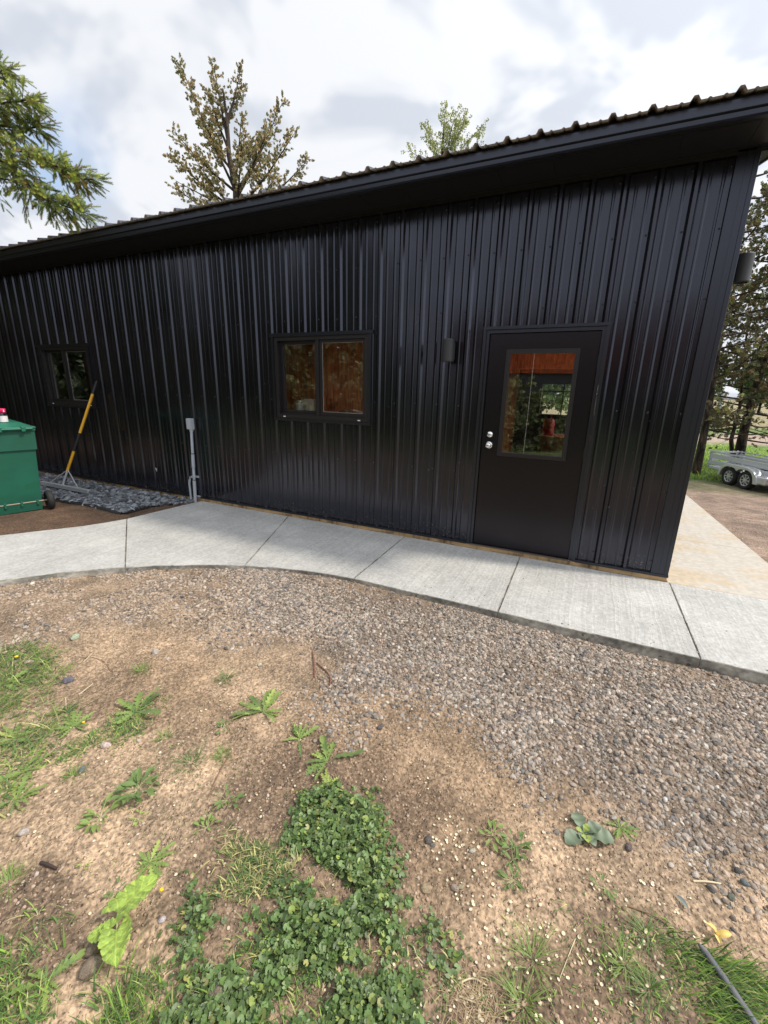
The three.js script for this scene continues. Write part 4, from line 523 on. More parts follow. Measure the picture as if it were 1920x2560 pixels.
// ---------------------------------------------------------------- green wheeled bin and what stands on it
{
  const gy = -0.04, t = thing('wheeled_bin', 'tall green wheeled rubbish bin with a hinged lid beside the walkway', 'bin', [-7.37, gy, 1.45], -0.262);
  // local frame: +x faces the path (hinge side), z along the width, width -0.31..0.31
  const greenMap = texture(512, 512, (u, v) => { const s = smooth(0.5, 0.75, fbm(u * 5, v * 9, 601, 5, 5)), sc = smooth(0.72, 0.8, fbm(u * 60, v * 14, 605, 3, 60)), t2 = 0.9 + (fbm(u * 3, v * 3, 609, 4, 3) - 0.5) * 0.25; return [lerp(t2, 1, sc * 0.5) , lerp(t2, 0.82, s * 0.4), lerp(t2, 0.75, s * 0.5)]; });
  const green = mat([0.006, 0.125, 0.075], 0.6, { map: greenMap }), greenLid = mat([0.007, 0.15, 0.092], 0.5, { map: greenMap });
  const W = 0.31, prism = (a, b) => { const P = [], q = [[1, 1], [1, -1], [-1, -1], [-1, 1]]; const g = new THREE.BufferGeometry(), pos = []; const c = k => q.map(([sx, sz]) => [k.cx + sx * k.x, k.y, sz * k.z]); const A = c(a), B = c(b); const quad = (p, r, s, u) => pos.push(...p, ...r, ...s, ...p, ...s, ...u); for (let i = 0; i < 4; i++) { const j = (i + 1) % 4; quad(A[i], B[i], B[j], A[j]); } quad(B[0], B[3], B[2], B[1]); quad(A[0], A[1], A[2], A[3]); g.setAttribute('position', new THREE.Float32BufferAttribute(pos, 3)); g.setAttribute('uv', new THREE.Float32BufferAttribute(new Float32Array(pos.length / 3 * 2), 2)); g.computeVertexNormals(); return boxUV(g, 1); };
  const body = add('body', prism({ cx: -0.02, x: 0.33, z: W - 0.03, y: 0.015 }, { cx: 0, x: 0.385, z: W, y: 0.79 }), green, t);
  add('upper_band', prism({ cx: 0, x: 0.405, z: W + 0.014, y: 0.79 }, { cx: 0.0, x: 0.412, z: W + 0.02, y: 1.015 }), green, t);
  add('rim', boxUV(rbox(-0.425, 0.425, 1.0155, 1.04, -W - 0.032, W + 0.032, 0.008), 1), green, t);
  const lid = add('lid', boxUV(rbox(-0.43, 0.43, 1.041, 1.068, -W - 0.038, W + 0.038, 0.010, 3), 1), greenLid, t);
  add('lid_dome', prism({ cx: -0.02, x: 0.38, z: W, y: 1.0675 }, { cx: -0.03, x: 0.30, z: W - 0.07, y: 1.112 }), greenLid, lid);
  add('hinge_rod', new THREE.CylinderGeometry(0.013, 0.013, 0.62, 12).rotateX(Math.PI / 2).translate(0.445, 1.045, 0), greenLid, lid);
  for (const z of [-0.22, 0, 0.22]) add('hinge', rbox(0.415, 0.465, 1.012, 1.072, z - 0.022, z + 0.022, 0.008), greenLid, lid);
  const axle = add('axle', new THREE.CylinderGeometry(0.011, 0.011, 0.76, 12).rotateX(Math.PI / 2).translate(0.315, 0.125, 0), mat([0.28, 0.24, 0.19], 0.6, { metalness: 0.5 }), t);
  add('axle_cleats', merge([-0.24, -0.08, 0.08, 0.24].map(z => rbox(0.285, 0.335, 0.085, 0.150, z - 0.012, z + 0.012, 0.004))), green, axle);
  for (const s of [-1, 1]) { const w = add('wheel', new THREE.TorusGeometry(0.092, 0.034, 12, 36).scale(1, 1, 1.15).translate(0.315, 0.125, s * 0.365), mat([0.018, 0.018, 0.018], 0.75), t); add('hub', merge([new THREE.CylinderGeometry(0.075, 0.075, 0.03, 28).rotateX(Math.PI / 2).translate(0.315, 0.125, s * 0.365), new THREE.CylinderGeometry(0.025, 0.025, 0.05, 16).rotateX(Math.PI / 2).translate(0.315, 0.125, s * 0.37)]), mat([0.03, 0.03, 0.03], 0.6), w); }
  // clear jar with a pink cap standing on the lid
  const b = thing('plastic_jar', 'clear plastic jar with a bright pink cap standing on the bin lid', 'jar', [-7.13, gy + 1.09, 1.42], 0.3);
  add('body', lathe([[0, 0], [0.040, 0], [0.044, 0.006], [0.044, 0.105], [0.040, 0.125], [0.036, 0.135], [0.034, 0.135], [0.038, 0.122], [0.042, 0.10], [0.042, 0.008], [0, 0.006]], 28), M.clear, b);
  add('label', lathe([[0.0445, 0.03], [0.0446, 0.10]], 20).rotateY(0.2), mat([0.72, 0.70, 0.70], 0.7, { side: THREE.DoubleSide }), b);
  const cap = add('cap', lathe([[0, 0.185], [0.036, 0.185], [0.041, 0.18], [0.041, 0.135], [0, 0.135]], 28), mat([0.8, 0.012, 0.13], 0.4), b);
  add('cap_mark', merge([box(-0.004, 0.004, 0.148, 0.174, 0.0405, 0.0418), box(-0.009, 0.009, 0.147, 0.1515, 0.0405, 0.0418)]).rotateY(1.35), M.white, cap);
}
// ---------------------------------------------------------------- landscape rake leaning on the wall
{
  const A = V(-7.735, 0.085, 0.600), B = V(-7.437, 1.585, 0.045), L = k => A.clone().lerp(B, k), t = thing('landscape_rake', 'wide aluminium rake with a yellow and black handle leaning on the wall', 'rake');
  const yellow = mat([0.78, 0.40, 0.02], 0.4), black = mat([0.015, 0.015, 0.016], 0.55), alu = mat([0.55, 0.56, 0.57], 0.35, { metalness: 0.3 });
  add('ferrule', tubeGeo([L(0), L(0.14)], 0.0145, 0.016, 14), alu, t);
  const h = add('handle', tubeGeo([L(0.135), L(0.325)], 0.019, 0.019, 14), yellow, t);
  add('grip_sleeve', tubeGeo([L(0.325), L(0.5)], 0.0165, 0.0165, 14), black, h); add('handle_tube', tubeGeo([L(0.5), L(0.875)], 0.019, 0.019, 14), yellow, h); add('end_grip', tubeGeo([L(0.875), L(0.985), L(1)], [0.0195, 0.0195, 0.012], 0, 14), black, h);
  const head = add('head', merge([rbox(-8.285, -7.108, 0.062, 0.084, 0.580, 0.625, 0.004), box(-8.28, -7.112, 0.030, 0.062, 0.616, 0.622)]), alu, t);
  const teeth = []; for (let k = 0; k < 26; k++) teeth.push(new THREE.CylinderGeometry(0.004, 0.002, 0.07, 6).translate(-8.26 + k * 0.0455, 0.027, 0.60)); add('teeth', merge(teeth), alu, head);
  for (const x of [-8.06, -7.36]) add('brace', tubeGeo([L(0.145), V(x, 0.082, 0.602)], 0.0075, 0.0075, 8), alu, t);
}
// ---------------------------------------------------------------- electrical conduit on the wall
{
  const t = thing('conduit', 'grey plastic conduit with a small junction box on the wall at the walkway corner', 'conduit'), g = mat([0.42, 0.45, 0.50], 0.55), g2 = mat([0.36, 0.39, 0.43], 0.55), dk = mat([0.03, 0.03, 0.03], 0.6);
  add('junction_box', merge([rbox(-5.618, -5.538, 0.985, 1.130, 0.022, 0.085, 0.008, 3), tubeGeo([V(-5.572, 0.988, 0.05), V(-5.576, 0.955, 0.05)], 0.030, 0.022, 16)]), g, t);
  add('box_cover', rbox(-5.612, -5.544, 0.992, 1.124, 0.0855, 0.092, 0.003), g, t);
  const seg = (y0, y1, r, m, n = 'pipe') => add(n, tubeGeo([V(lerp(-5.632, -5.577, y0 / 0.95), y0, 0.05), V(lerp(-5.632, -5.577, y1 / 0.95), y1, 0.05)], r, r, 18), m, t);
  seg(0.665, 0.953, 0.0185, g); seg(0.653, 0.664, 0.020, dk, 'seal'); seg(0.485, 0.652, 0.0225, g, 'coupling'); seg(0.47, 0.484, 0.025, g2, 'collar'); seg(0.30, 0.469, 0.0185, g); seg(0.288, 0.299, 0.0205, dk, 'seal'); seg(-0.04, 0.287, 0.022, g, 'coupling');
  add('strap', merge([rbox(-5.645, -5.545, 0.325, 0.352, 0.020, 0.030, 0.003), rbox(-5.645, -5.590, 0.325, 0.352, 0.0301, 0.078, 0.004)]), g2, t);
  add('strap', rbox(-5.66, -5.55, 0.045, 0.07, 0.0205, 0.032, 0.003), g2, t);
  add('side_pipe', tubeGeo([V(-5.70, -0.04, 0.06), V(-5.705, 0.24, 0.06), V(-5.695, 0.29, 0.06)], 0.0155, 0.014, 14), g2, t);
  add('pipe_cap', tubeGeo([V(-5.695, 0.25, 0.06), V(-5.68, 0.335, 0.055)], 0.011, 0.010, 10), g2, t);
}
{ // scrap stuck on the siding
  const g = new THREE.BufferGeometry(); g.setAttribute('position', new THREE.Float32BufferAttribute([-0.03, 0.03, 0.002, 0.028, 0.022, 0.012, 0.004, -0.04, 0.004, -0.006, 0.004, 0.016], 3)); g.setIndex([0, 3, 1, 0, 2, 3, 3, 2, 1]); g.computeVertexNormals(); g.setAttribute('uv', new THREE.Float32BufferAttribute(new Float32Array(8), 2));
  const m = add('paper_scrap', g, mat([0.4, 0.42, 0.45], 0.8, { side: THREE.DoubleSide })); m.position.set(-6.416, 0.352, 0.008); tag(m, 'small pale torn scrap stuck low on the siding left of the conduit', 'scrap');
}
// ---------------------------------------------------------------- things on the sill inside the middle window
{
  const shelf = add('window_shelf', box(-4.85, -2.66, 1.265, 1.285, -0.36, -0.145), M.wood, building);
  const Y = 1.286, jar = thing('glass_jar', 'squat jar with a metal lid behind the left pane of the middle window', 'jar', [-4.00, Y, -0.24]);
  add('body', lathe([[0, 0], [0.045, 0], [0.05, 0.01], [0.05, 0.085], [0.04, 0.1], [0, 0.1]], 24), mat([0.30, 0.29, 0.25], 0.3), jar); add('lid', new THREE.CylinderGeometry(0.045, 0.045, 0.022, 24).translate(0, 0.111, 0), M.chrome, jar);
  tag(add('cardboard_box', rbox(-3.98, -3.84, Y, Y + 0.14, -0.345, -0.295, 0.003), mat([0.34, 0.30, 0.22], 0.9)), 'small tan box behind the jar in the middle window', 'box');
  const bt = thing('soap_bottle', 'clear pump bottle behind the left pane of the middle window', 'bottle', [-3.69, Y, -0.22]);
  add('body', lathe([[0, 0], [0.032, 0], [0.035, 0.008], [0.035, 0.09], [0.03, 0.115], [0.014, 0.125], [0.013, 0.14], [0, 0.14]], 24), mat([0.42, 0.40, 0.38], 0.3), bt); add('pump', merge([new THREE.CylinderGeometry(0.016, 0.016, 0.02, 16).translate(0, 0.15, 0), rbox(-0.012, 0.03, 0.17, 0.185, -0.01, 0.01, 0.004), new THREE.CylinderGeometry(0.006, 0.006, 0.025, 10).translate(0, 0.165, 0)]), M.white, bt);
  const cl = new THREE.PlaneGeometry(0.34, 0.15, 30, 14).rotateX(-Math.PI / 2), cp = cl.attributes.position; for (let i = 0; i < cp.count; i++) cp.setY(i, 0.022 + fbm(cp.getX(i) * 14 + 5, cp.getZ(i) * 14, 701, 3) * 0.07 * (1 - Math.abs(cp.getX(i)) / 0.2)); cl.computeVertexNormals();
  tag(add('towel', cl.translate(-3.28, Y - 0.02, -0.235), mat([0.6, 0.5, 0.47], 0.95, { side: THREE.DoubleSide })), 'crumpled pinkish towel behind the right pane of the middle window', 'towel');
  tag(add('plastic_tub', merge([rbox(-3.10, -3.035, Y, Y + 0.085, -0.30, -0.22, 0.006)]), M.white), 'small white tub at the right end of the middle window sill', 'tub');
  const cb = thing('wooden_cabinet', 'tan wooden cabinet inside, seen low through the door glass', 'cabinet', [-1.02, 0.02, -3.1]);
  add('carcass', boxUV(box(-0.42, 0.42, 0, 0.88, -0.3, 0.3), 0.8), M.wood, cb); add('drawer', box(-0.40, 0.40, 0.60, 0.70, 0.3005, 0.315), mat([0.08, 0.04, 0.025], 0.6), cb); add('top', rbox(-0.44, 0.44, 0.8805, 0.91, -0.32, 0.32, 0.005), M.wood, cb);
  const rc = thing('red_canister', 'red ribbed canister inside, seen through the door glass', 'canister', [-1.40, 0.93, -3.12]); add('body', lathe([[0, 0], [0.085, 0], [0.09, 0.02], [0.085, 0.05], [0.09, 0.08], [0.085, 0.12], [0.09, 0.16], [0.07, 0.24], [0.03, 0.26], [0, 0.26]], 20), mat([0.55, 0.02, 0.02], 0.5), rc); add('cap', new THREE.CylinderGeometry(0.03, 0.03, 0.05, 14).translate(0, 0.285, 0), M.darkWall, rc); rc.position.y = 0.931;
  rc.position.x = -1.36;
}
// ---------------------------------------------------------------- trailer on the drive
{
  const x = 3.58, z = -11.95, gy = groundHeight(x, z), t = thing('utility_trailer', 'silver aluminium utility trailer with two wheels a side parked beside the trees', 'trailer', [x, gy, z], -1.125);
  // local frame: -x is the tail, +x the hitch end, +z the side facing the building
  const alu = mat([0.50, 0.52, 0.55], 0.42, { metalness: 0.55 }), bright = mat([0.66, 0.67, 0.68], 0.3, { metalness: 0.7 }), rub = mat([0.014, 0.014, 0.014], 0.8), dark = mat([0.03, 0.03, 0.03], 0.6);
  add('deck', rbox(-1.45, 3.0, 0.36, 0.44, -0.95, 0.0, 0.01), alu, t);
  for (const s of [0, -0.93]) { const zz = s; for (const [y0, y1] of [[0.885, 0.925], [0.70, 0.84], [0.50, 0.63]]) add('side_rail', rbox(-1.45, 3.0, y0, y1, zz - 0.02, zz + 0.015, 0.006), alu, t); for (const px of [-1.43, -0.2, 1.1, 2.2, 2.97]) add('post', rbox(px - 0.03, px + 0.03, 0.44, 0.93, zz - 0.045, zz - 0.0205, 0.004), alu, t); }
  add('tailgate', merge([0.5, 0.62, 0.74, 0.86].map(y => rbox(-1.50, -1.4705, y, y + 0.06, -0.93, 0, 0.004)).concat([rbox(-1.53, -1.5005, 0.36, 0.93, -0.06, 0, 0.004), rbox(-1.53, -1.5005, 0.36, 0.93, -0.93, -0.87, 0.004)])), alu, t);
  for (const wx of [-0.31, 0.31]) for (const zz of [0.13, -1.08]) {
    const w = add('wheel', new THREE.TorusGeometry(0.215, 0.075, 14, 40).scale(1, 1, 1.25).translate(wx, 0.285, zz), rub, t), sg = zz > 0 ? 1 : -1;
    const sp = []; for (let k = 0; k < 8; k++) { const a = k / 8 * 6.283; sp.push(new THREE.BoxGeometry(0.028, 0.15, 0.03).translate(0, 0.09, 0).rotateZ(a)); } sp.push(new THREE.CylinderGeometry(0.035, 0.035, 0.05, 16).rotateX(Math.PI / 2), new THREE.TorusGeometry(0.165, 0.014, 8, 36));
    add('rim', merge(sp).translate(wx, 0.285, zz + sg * 0.06), bright, w); add('rim_well', new THREE.CylinderGeometry(0.155, 0.155, 0.08, 28).rotateX(Math.PI / 2).translate(wx, 0.285, zz), dark, w);
  }
  const f = new THREE.Shape(); f.moveTo(-0.70, 0.28); f.quadraticCurveTo(-0.66, 0.64, -0.31, 0.66); f.lineTo(0.31, 0.66); f.quadraticCurveTo(0.72, 0.64, 0.78, 0.25); f.lineTo(0.66, 0.25); f.quadraticCurveTo(0.62, 0.60, 0.31, 0.60); f.quadraticCurveTo(0.05, 0.60, 0.0, 0.50); f.quadraticCurveTo(-0.05, 0.60, -0.31, 0.60); f.quadraticCurveTo(-0.58, 0.58, -0.63, 0.28);
  for (const zz of [0.022, -1.21]) add('fender', new THREE.ExtrudeGeometry(f, { depth: 0.235, bevelEnabled: true, bevelSize: 0.006, bevelThickness: 0.006, bevelSegments: 2, curveSegments: 20 }).translate(0, 0, zz), bright, t);
  add('fender_skirt', rbox(0.665, 1.0, 0.25, 0.5, 0.03, 0.22, 0.05, 4), bright, t);
  add('axle', merge([-0.31, 0.31].map(wx => new THREE.CylinderGeometry(0.03, 0.03, 1.15, 10).rotateX(Math.PI / 2).translate(wx, 0.285, -0.475))), dark, t);
  add('hitch', merge([tubeGeo([V(3.0, 0.4, -0.1), V(4.1, 0.4, -0.475)], 0.03, 0.03, 8), tubeGeo([V(3.0, 0.4, -0.85), V(4.1, 0.4, -0.475)], 0.03, 0.03, 8), tubeGeo([V(4.0, 0.02, -0.475), V(4.0, 0.6, -0.475)], 0.025, 0.025, 8)]), dark, t);
}
{ // steel post beyond the road
  const x = 9.1, z = -43.2, y = groundHeight(x, z), t = thing('roadside_post', 'pale blue-grey steel post standing beyond the gravel road', 'post', [x, y, z]);
  add('shaft', tubeGeo([V(0, -0.2, 0), V(0, 3.1, 0)], 0.13, 0.12, 12), mat([0.42, 0.50, 0.58], 0.5), t); add('cap', new THREE.SphereGeometry(0.14, 12, 8).translate(0, 3.1, 0), mat([0.42, 0.50, 0.58], 0.5), t);
}

// ---------------------------------------------------------------- trees
const needleSpray = (() => { const g = []; const r = mulberry(801); for (let k = 0; k < 46; k++) { const t = k / 46, a = k * 2.4, l = 0.26 * (1 - 0.4 * t), w = 0.030, d = V(Math.cos(a), 0.75, Math.sin(a)).normalize(), s = V(-Math.sin(a), 0, Math.cos(a)), p = V(0, t * 0.86, 0); g.push(p.x - s.x * w, p.y, p.z - s.z * w, p.x + s.x * w, p.y, p.z + s.z * w, p.x + d.x * l, p.y + d.y * l, p.z + d.z * l); } const b = new THREE.BufferGeometry(); b.setAttribute('position', new THREE.Float32BufferAttribute(g, 3)); b.computeVertexNormals(); return b; })();
const cedarSpray = (() => { const g = []; const r = mulberry(803); for (let k = 0; k < 22; k++) { const t = 0.1 + r() * 0.8, a = r() * 6.28, out = 0.30 * (1.1 - t), d = V(Math.cos(a) * 0.8, 0.7, Math.sin(a) * 0.8).normalize(), s = V(-Math.sin(a), 0, Math.cos(a)), p = V(Math.cos(a) * 0.03, t * 0.75, Math.sin(a) * 0.03), w = 0.06 + r() * 0.06, l = out + 0.12; const m = p.clone().addScaledVector(d, l * 0.45), e = p.clone().addScaledVector(d, l); g.push(p.x, p.y, p.z, m.x + s.x * w, m.y, m.z + s.z * w, e.x, e.y, e.z, p.x, p.y, p.z, e.x, e.y, e.z, m.x - s.x * w, m.y, m.z - s.z * w); } const b = new THREE.BufferGeometry(); b.setAttribute('position', new THREE.Float32BufferAttribute(g, 3)); b.computeVertexNormals(); return b; })();
const leafSpray = (() => { const g = []; const r = mulberry(805); for (let k = 0; k < 9; k++) { const p = V((r() - 0.5) * 0.7, r() * 0.9, (r() - 0.5) * 0.7), d = V(r() - 0.5, (r() - 0.5) * 0.8, r() - 0.5).normalize(), s = V(r() - 0.5, r() - 0.5, r() - 0.5).cross(d).normalize(), l = 0.42, w = 0.17; const m = p.clone().addScaledVector(d, l * 0.5), e = p.clone().addScaledVector(d, l); g.push(p.x, p.y, p.z, m.x + s.x * w, m.y + s.y * w, m.z + s.z * w, e.x, e.y, e.z, p.x, p.y, p.z, e.x, e.y, e.z, m.x - s.x * w, m.y - s.y * w, m.z - s.z * w); } const b = new THREE.BufferGeometry(); b.setAttribute('position', new THREE.Float32BufferAttribute(g, 3)); b.computeVertexNormals(); return b; })();
const UP = V(0, 1, 0);
class Tree {
  constructor(seed, tint) { this.r = mulberry(seed); this.wood = []; this.fine = []; this.leaves = []; this.tint = tint; }
  rnd(a = -1, b = 1) { return a + (b - a) * this.r(); }
  leaf(p, d, s) { const q = new THREE.Quaternion().setFromUnitVectors(UP, d.clone().normalize()), tw = new THREE.Quaternion().setFromAxisAngle(UP, this.r() * 6.28); this.leaves.push({ m: new THREE.Matrix4().compose(p, q.multiply(tw), V(s, s, s)), c: this.tint(this.r, p) }); }
  limb(pts, r0, r1, o) { // a branch with side twigs and foliage
    const c = new THREE.CatmullRomCurve3(pts), len = c.getLength(), n = Math.max(4, Math.round(len / 0.3)); this.wood.push(tubeGeo(c.getPoints(n), r0, r1, 5, false));
    const N = Math.round(len * o.twigs);
    for (let i = 0; i < N; i++) { const t = lerp(o.from ?? 0.25, 1, (i + this.r()) / N), p = c.getPoint(t), d = c.getTangent(t), side = V(this.rnd(), this.rnd(), this.rnd()); side.addScaledVector(d, -side.dot(d)).normalize(); if (o.flat) side.y *= 1 - o.flat; const dir = d.clone().multiplyScalar(o.ahead ?? 0.8).addScaledVector(side, 1).addScaledVector(UP, o.lift ?? 0).normalize(), l = o.twigLen * (1.15 - t * 0.75) * this.rnd(0.6, 1.2); this.twig(p, dir, l, o); }
  }
  twig(p, dir, l, o) {
    const bend = o.droop ?? 0, mid = p.clone().addScaledVector(dir, l * 0.5), end = p.clone().addScaledVector(dir, l).addScaledVector(UP, -bend * l * l); this.fine.push(tubeGeo([p, mid, end], o.twigR ?? 0.006, 0.002, 3, false));
    const c = new THREE.QuadraticBezierCurve3(p, mid, end), n = Math.max(2, Math.round(l * o.leafPer));
    for (let i = 0; i < n; i++) { const t = (i + 0.6) / n; if (this.r() < (o.gaps ?? 0)) continue; const q = c.getPoint(t), d = c.getTangent(t); const s = V(this.rnd(), this.rnd(), this.rnd()); if (o.flat) s.y *= 1 - o.flat; const dd = d.multiplyScalar(o.along ?? 1).addScaledVector(s, o.scatter ?? 0.7).addScaledVector(UP, o.leafUp ?? 0); this.leaf(q, dd, o.leafSize * this.rnd(0.65, 1.25)); }
    this.leaf(end, end.clone().sub(mid), o.leafSize);
  }
  build(name, label, geo, mtl, group) { const t = thing(name, label, 'tree', [0, 0, 0], 0, group); const tr = add('trunk', merge(this.wood.concat(this.fine)), M.bark, t); tag(copies('crown', geo, mtl, this.leaves, t), null, null, null, 'stuff'); return t; }
}
M.needle = leafy([1, 1, 1], { transmission: 0.2 });
const vv = l => l.map(p => V(...p));
{ // spruce whose branches hang in from the left
  const t = new Tree(901, (r, p) => { const k = r(), b = 0.75 + r() * 0.6; return k < 0.25 ? [0.36 * b, 0.40 * b, 0.06 * b] : k < 0.38 ? [0.24 * b, 0.17 * b, 0.05 * b] : [0.19 * b, 0.245 * b, 0.06 * b]; });
  t.wood.push(tubeGeo(vv([[-9.75, -0.1, 1.45], [-9.76, 3, 1.35], [-9.8, 6, 1.25], [-9.8, 9.5, 1.25]]), 0.24, 0.03, 12, false));
  const o = { twigs: 34, twigLen: 0.40, leafPer: 26, leafSize: 0.125, droop: 0.5, flat: 0.25, ahead: 0.9, from: 0.12, scatter: 0.75, twigR: 0.004 };
  const S = [[[-9.75, 4.7, 1.3], [-9.2, 4.72, 0.8], [-7.96, 4.47, 0.47], [-7.4, 4.19, 0.4], [-7.0, 4.06, 0.34], [-6.62, 3.9, 0.28]], [[-9.75, 4.2, 1.3], [-9.2, 4.3, 0.9], [-8.06, 4.28, 0.46], [-7.39, 3.85, 0.51], [-6.93, 3.63, 0.48], [-6.55, 3.50, 0.44]], [[-9.78, 5.2, 1.3], [-9.3, 5.1, 0.7], [-8.44, 4.96, 0.42], [-7.89, 4.93, 0.29], [-7.56, 4.93, 0.22]], [[-9.8, 5.7, 1.25], [-9.4, 5.6, 0.6], [-8.54, 5.42, 0.21], [-8.12, 5.4, 0.12]], [[-9.8, 4.9, 1.3], [-9.4, 4.9, 0.7], [-8.63, 4.89, 0.18], [-8.1, 4.79, 0.08], [-7.8, 4.77, 0.03]]];
  S.forEach((P, i) => t.limb(vv(P), 0.035, 0.005, i > 1 ? { ...o, twigLen: 0.4 } : o));
  t.limb(vv([[-9.75, 3.9, 1.35], [-8.9, 3.95, 1.0], [-7.96, 4.0, 0.66], [-7.3, 3.82, 0.65], [-6.9, 3.66, 0.62]]), 0.022, 0.003, { ...o, twigs: 9, leafPer: 8, gaps: 0.55, droop: 0.9, twigLen: 0.5 });
  for (let k = 0; k < 20; k++) { const a = 1.0 + k * 0.9, y = 4.2 + k * 0.24, l = 2.3 * (1 - k / 26); if (Math.cos(a) > 0.3 && y < 6) continue; t.limb(vv([[-9.78, y, 1.3], [-9.78 + Math.cos(a) * l * 0.5, y + 0.1, 1.3 + Math.sin(a) * l * 0.5], [-9.78 + Math.cos(a) * l, y - 0.35, 1.3 + Math.sin(a) * l]]), 0.03, 0.005, { ...o, twigs: 8, leafPer: 11 }); }
  t.build('spruce_tree', 'spruce with drooping green branches hanging in from the left edge', needleSpray, M.needle);
}
{ // brownish cedar rising behind the roof
  const t = new Tree(911, (r) => { const k = r(), b = 0.7 + r() * 0.6; return k < 0.4 ? [0.46 * b, 0.34 * b, 0.14 * b] : [0.33 * b, 0.31 * b, 0.15 * b]; });
  const trunk = [[-13.4, -1.0, -9.9], [-13.6, 4, -9.9], [-13.72, 7.38, -9.92], [-13.92, 8.53, -10.19], [-14.34, 9.82, -10.39], [-14.58, 11.11, -10.68], [-14.9, 12.2, -10.9]];
  t.wood.push(tubeGeo(vv(trunk), 0.20, 0.03, 9, false));
  const o = { twigs: 12, twigLen: 0.60, leafPer: 13, leafSize: 0.19, droop: 0.1, ahead: 1.2, from: 0.22, gaps: 0.14, lift: 0.15, scatter: 0.9, twigR: 0.008 };
  const c = new THREE.CatmullRomCurve3(vv(trunk.slice(2)));
  for (const [x, y, z, k] of [[-16.46, 13.08, -10.42, 0.25], [-15.58, 13.25, -11.23, 0.6], [-14.22, 12.67, -11.11, 0.75], [-12.82, 11.76, -11.71, 0.2], [-11.8, 10.39, -11.08, 0.1], [-15.91, 10.4, -9.38, 0.25], [-16.84, 10.14, -9.9, 0.1], [-11.4, 9.5, -11.2, 0.0], [-16.42, 11.68, -11.15, 0.4], [-14.0, 11.1, -11.99, 0.45], [-15.96, 8.62, -9.26, 0.0], [-12.28, 8.9, -10.5, 0.0], [-15.92, 12.49, -11.18, 0.55], [-13.3, 10.6, -10.0, 0.3], [-15.0, 9.4, -9.4, 0.1], [-13.0, 9.6, -9.6, 0.15], [-12.6, 10.4, -10.6, 0.25]]) { const s = c.getPoint(k), e = V(x, y, z), m = s.clone().lerp(e, 0.5).add(V(0, -0.12, 0)); t.limb([s, m, e], 0.055, 0.008, o); }
  for (let k = 0; k < 16; k++) { const y = 3.5 + k * 0.3, a = k * 2.4, l = 2.0; t.limb(vv([[-13.65, y, -9.92], [-13.65 + Math.cos(a) * l, y + 0.6, -9.92 + Math.sin(a) * l]]), 0.04, 0.008, { ...o, twigs: 3 }); }
  t.build('cedar_tree', 'sparse brownish cedar rising behind the roof against the clouds', cedarSpray, M.leaf);
}
{ // light green tree top further behind the roof
  const t = new Tree(921, (r) => { const b = 0.8 + r() * 0.5; return [0.34 * b, 0.37 * b, 0.13 * b]; });
  t.wood.push(tubeGeo(vv([[-10.2, -1, -23.6], [-10.4, 9, -23.7], [-10.54, 13.85, -23.78], [-10.81, 14.97, -24.0], [-10.95, 16.6, -24.45]]), 0.22, 0.02, 8, false));
  const o = { twigs: 6.5, twigLen: 0.75, leafPer: 5, leafSize: 0.22, ahead: 1.1, from: 0.25, lift: 0.35, gaps: 0.18, scatter: 1, twigR: 0.01 };
  for (const [x, y, z] of [[-11.01, 17.4, -24.67], [-10.4, 17.2, -24.9], [-9.94, 17.02, -25.06], [-8.75, 16.18, -24.78], [-11.91, 16.34, -23.92], [-12.57, 15.04, -23.2], [-8.88, 15.47, -25.07], [-11.04, 15.28, -22.85], [-9.6, 16.4, -24.2]]) t.limb([V(-10.55, 13.4, -23.8), V(lerp(-10.6, x, 0.45), lerp(13.4, y, 0.55), lerp(-23.8, z, 0.4)), V(x, y, z)], 0.05, 0.008, o);
  t.build('birch_tree', 'light green leafy tree top showing above the middle of the roof', leafSpray, M.leaf);
}
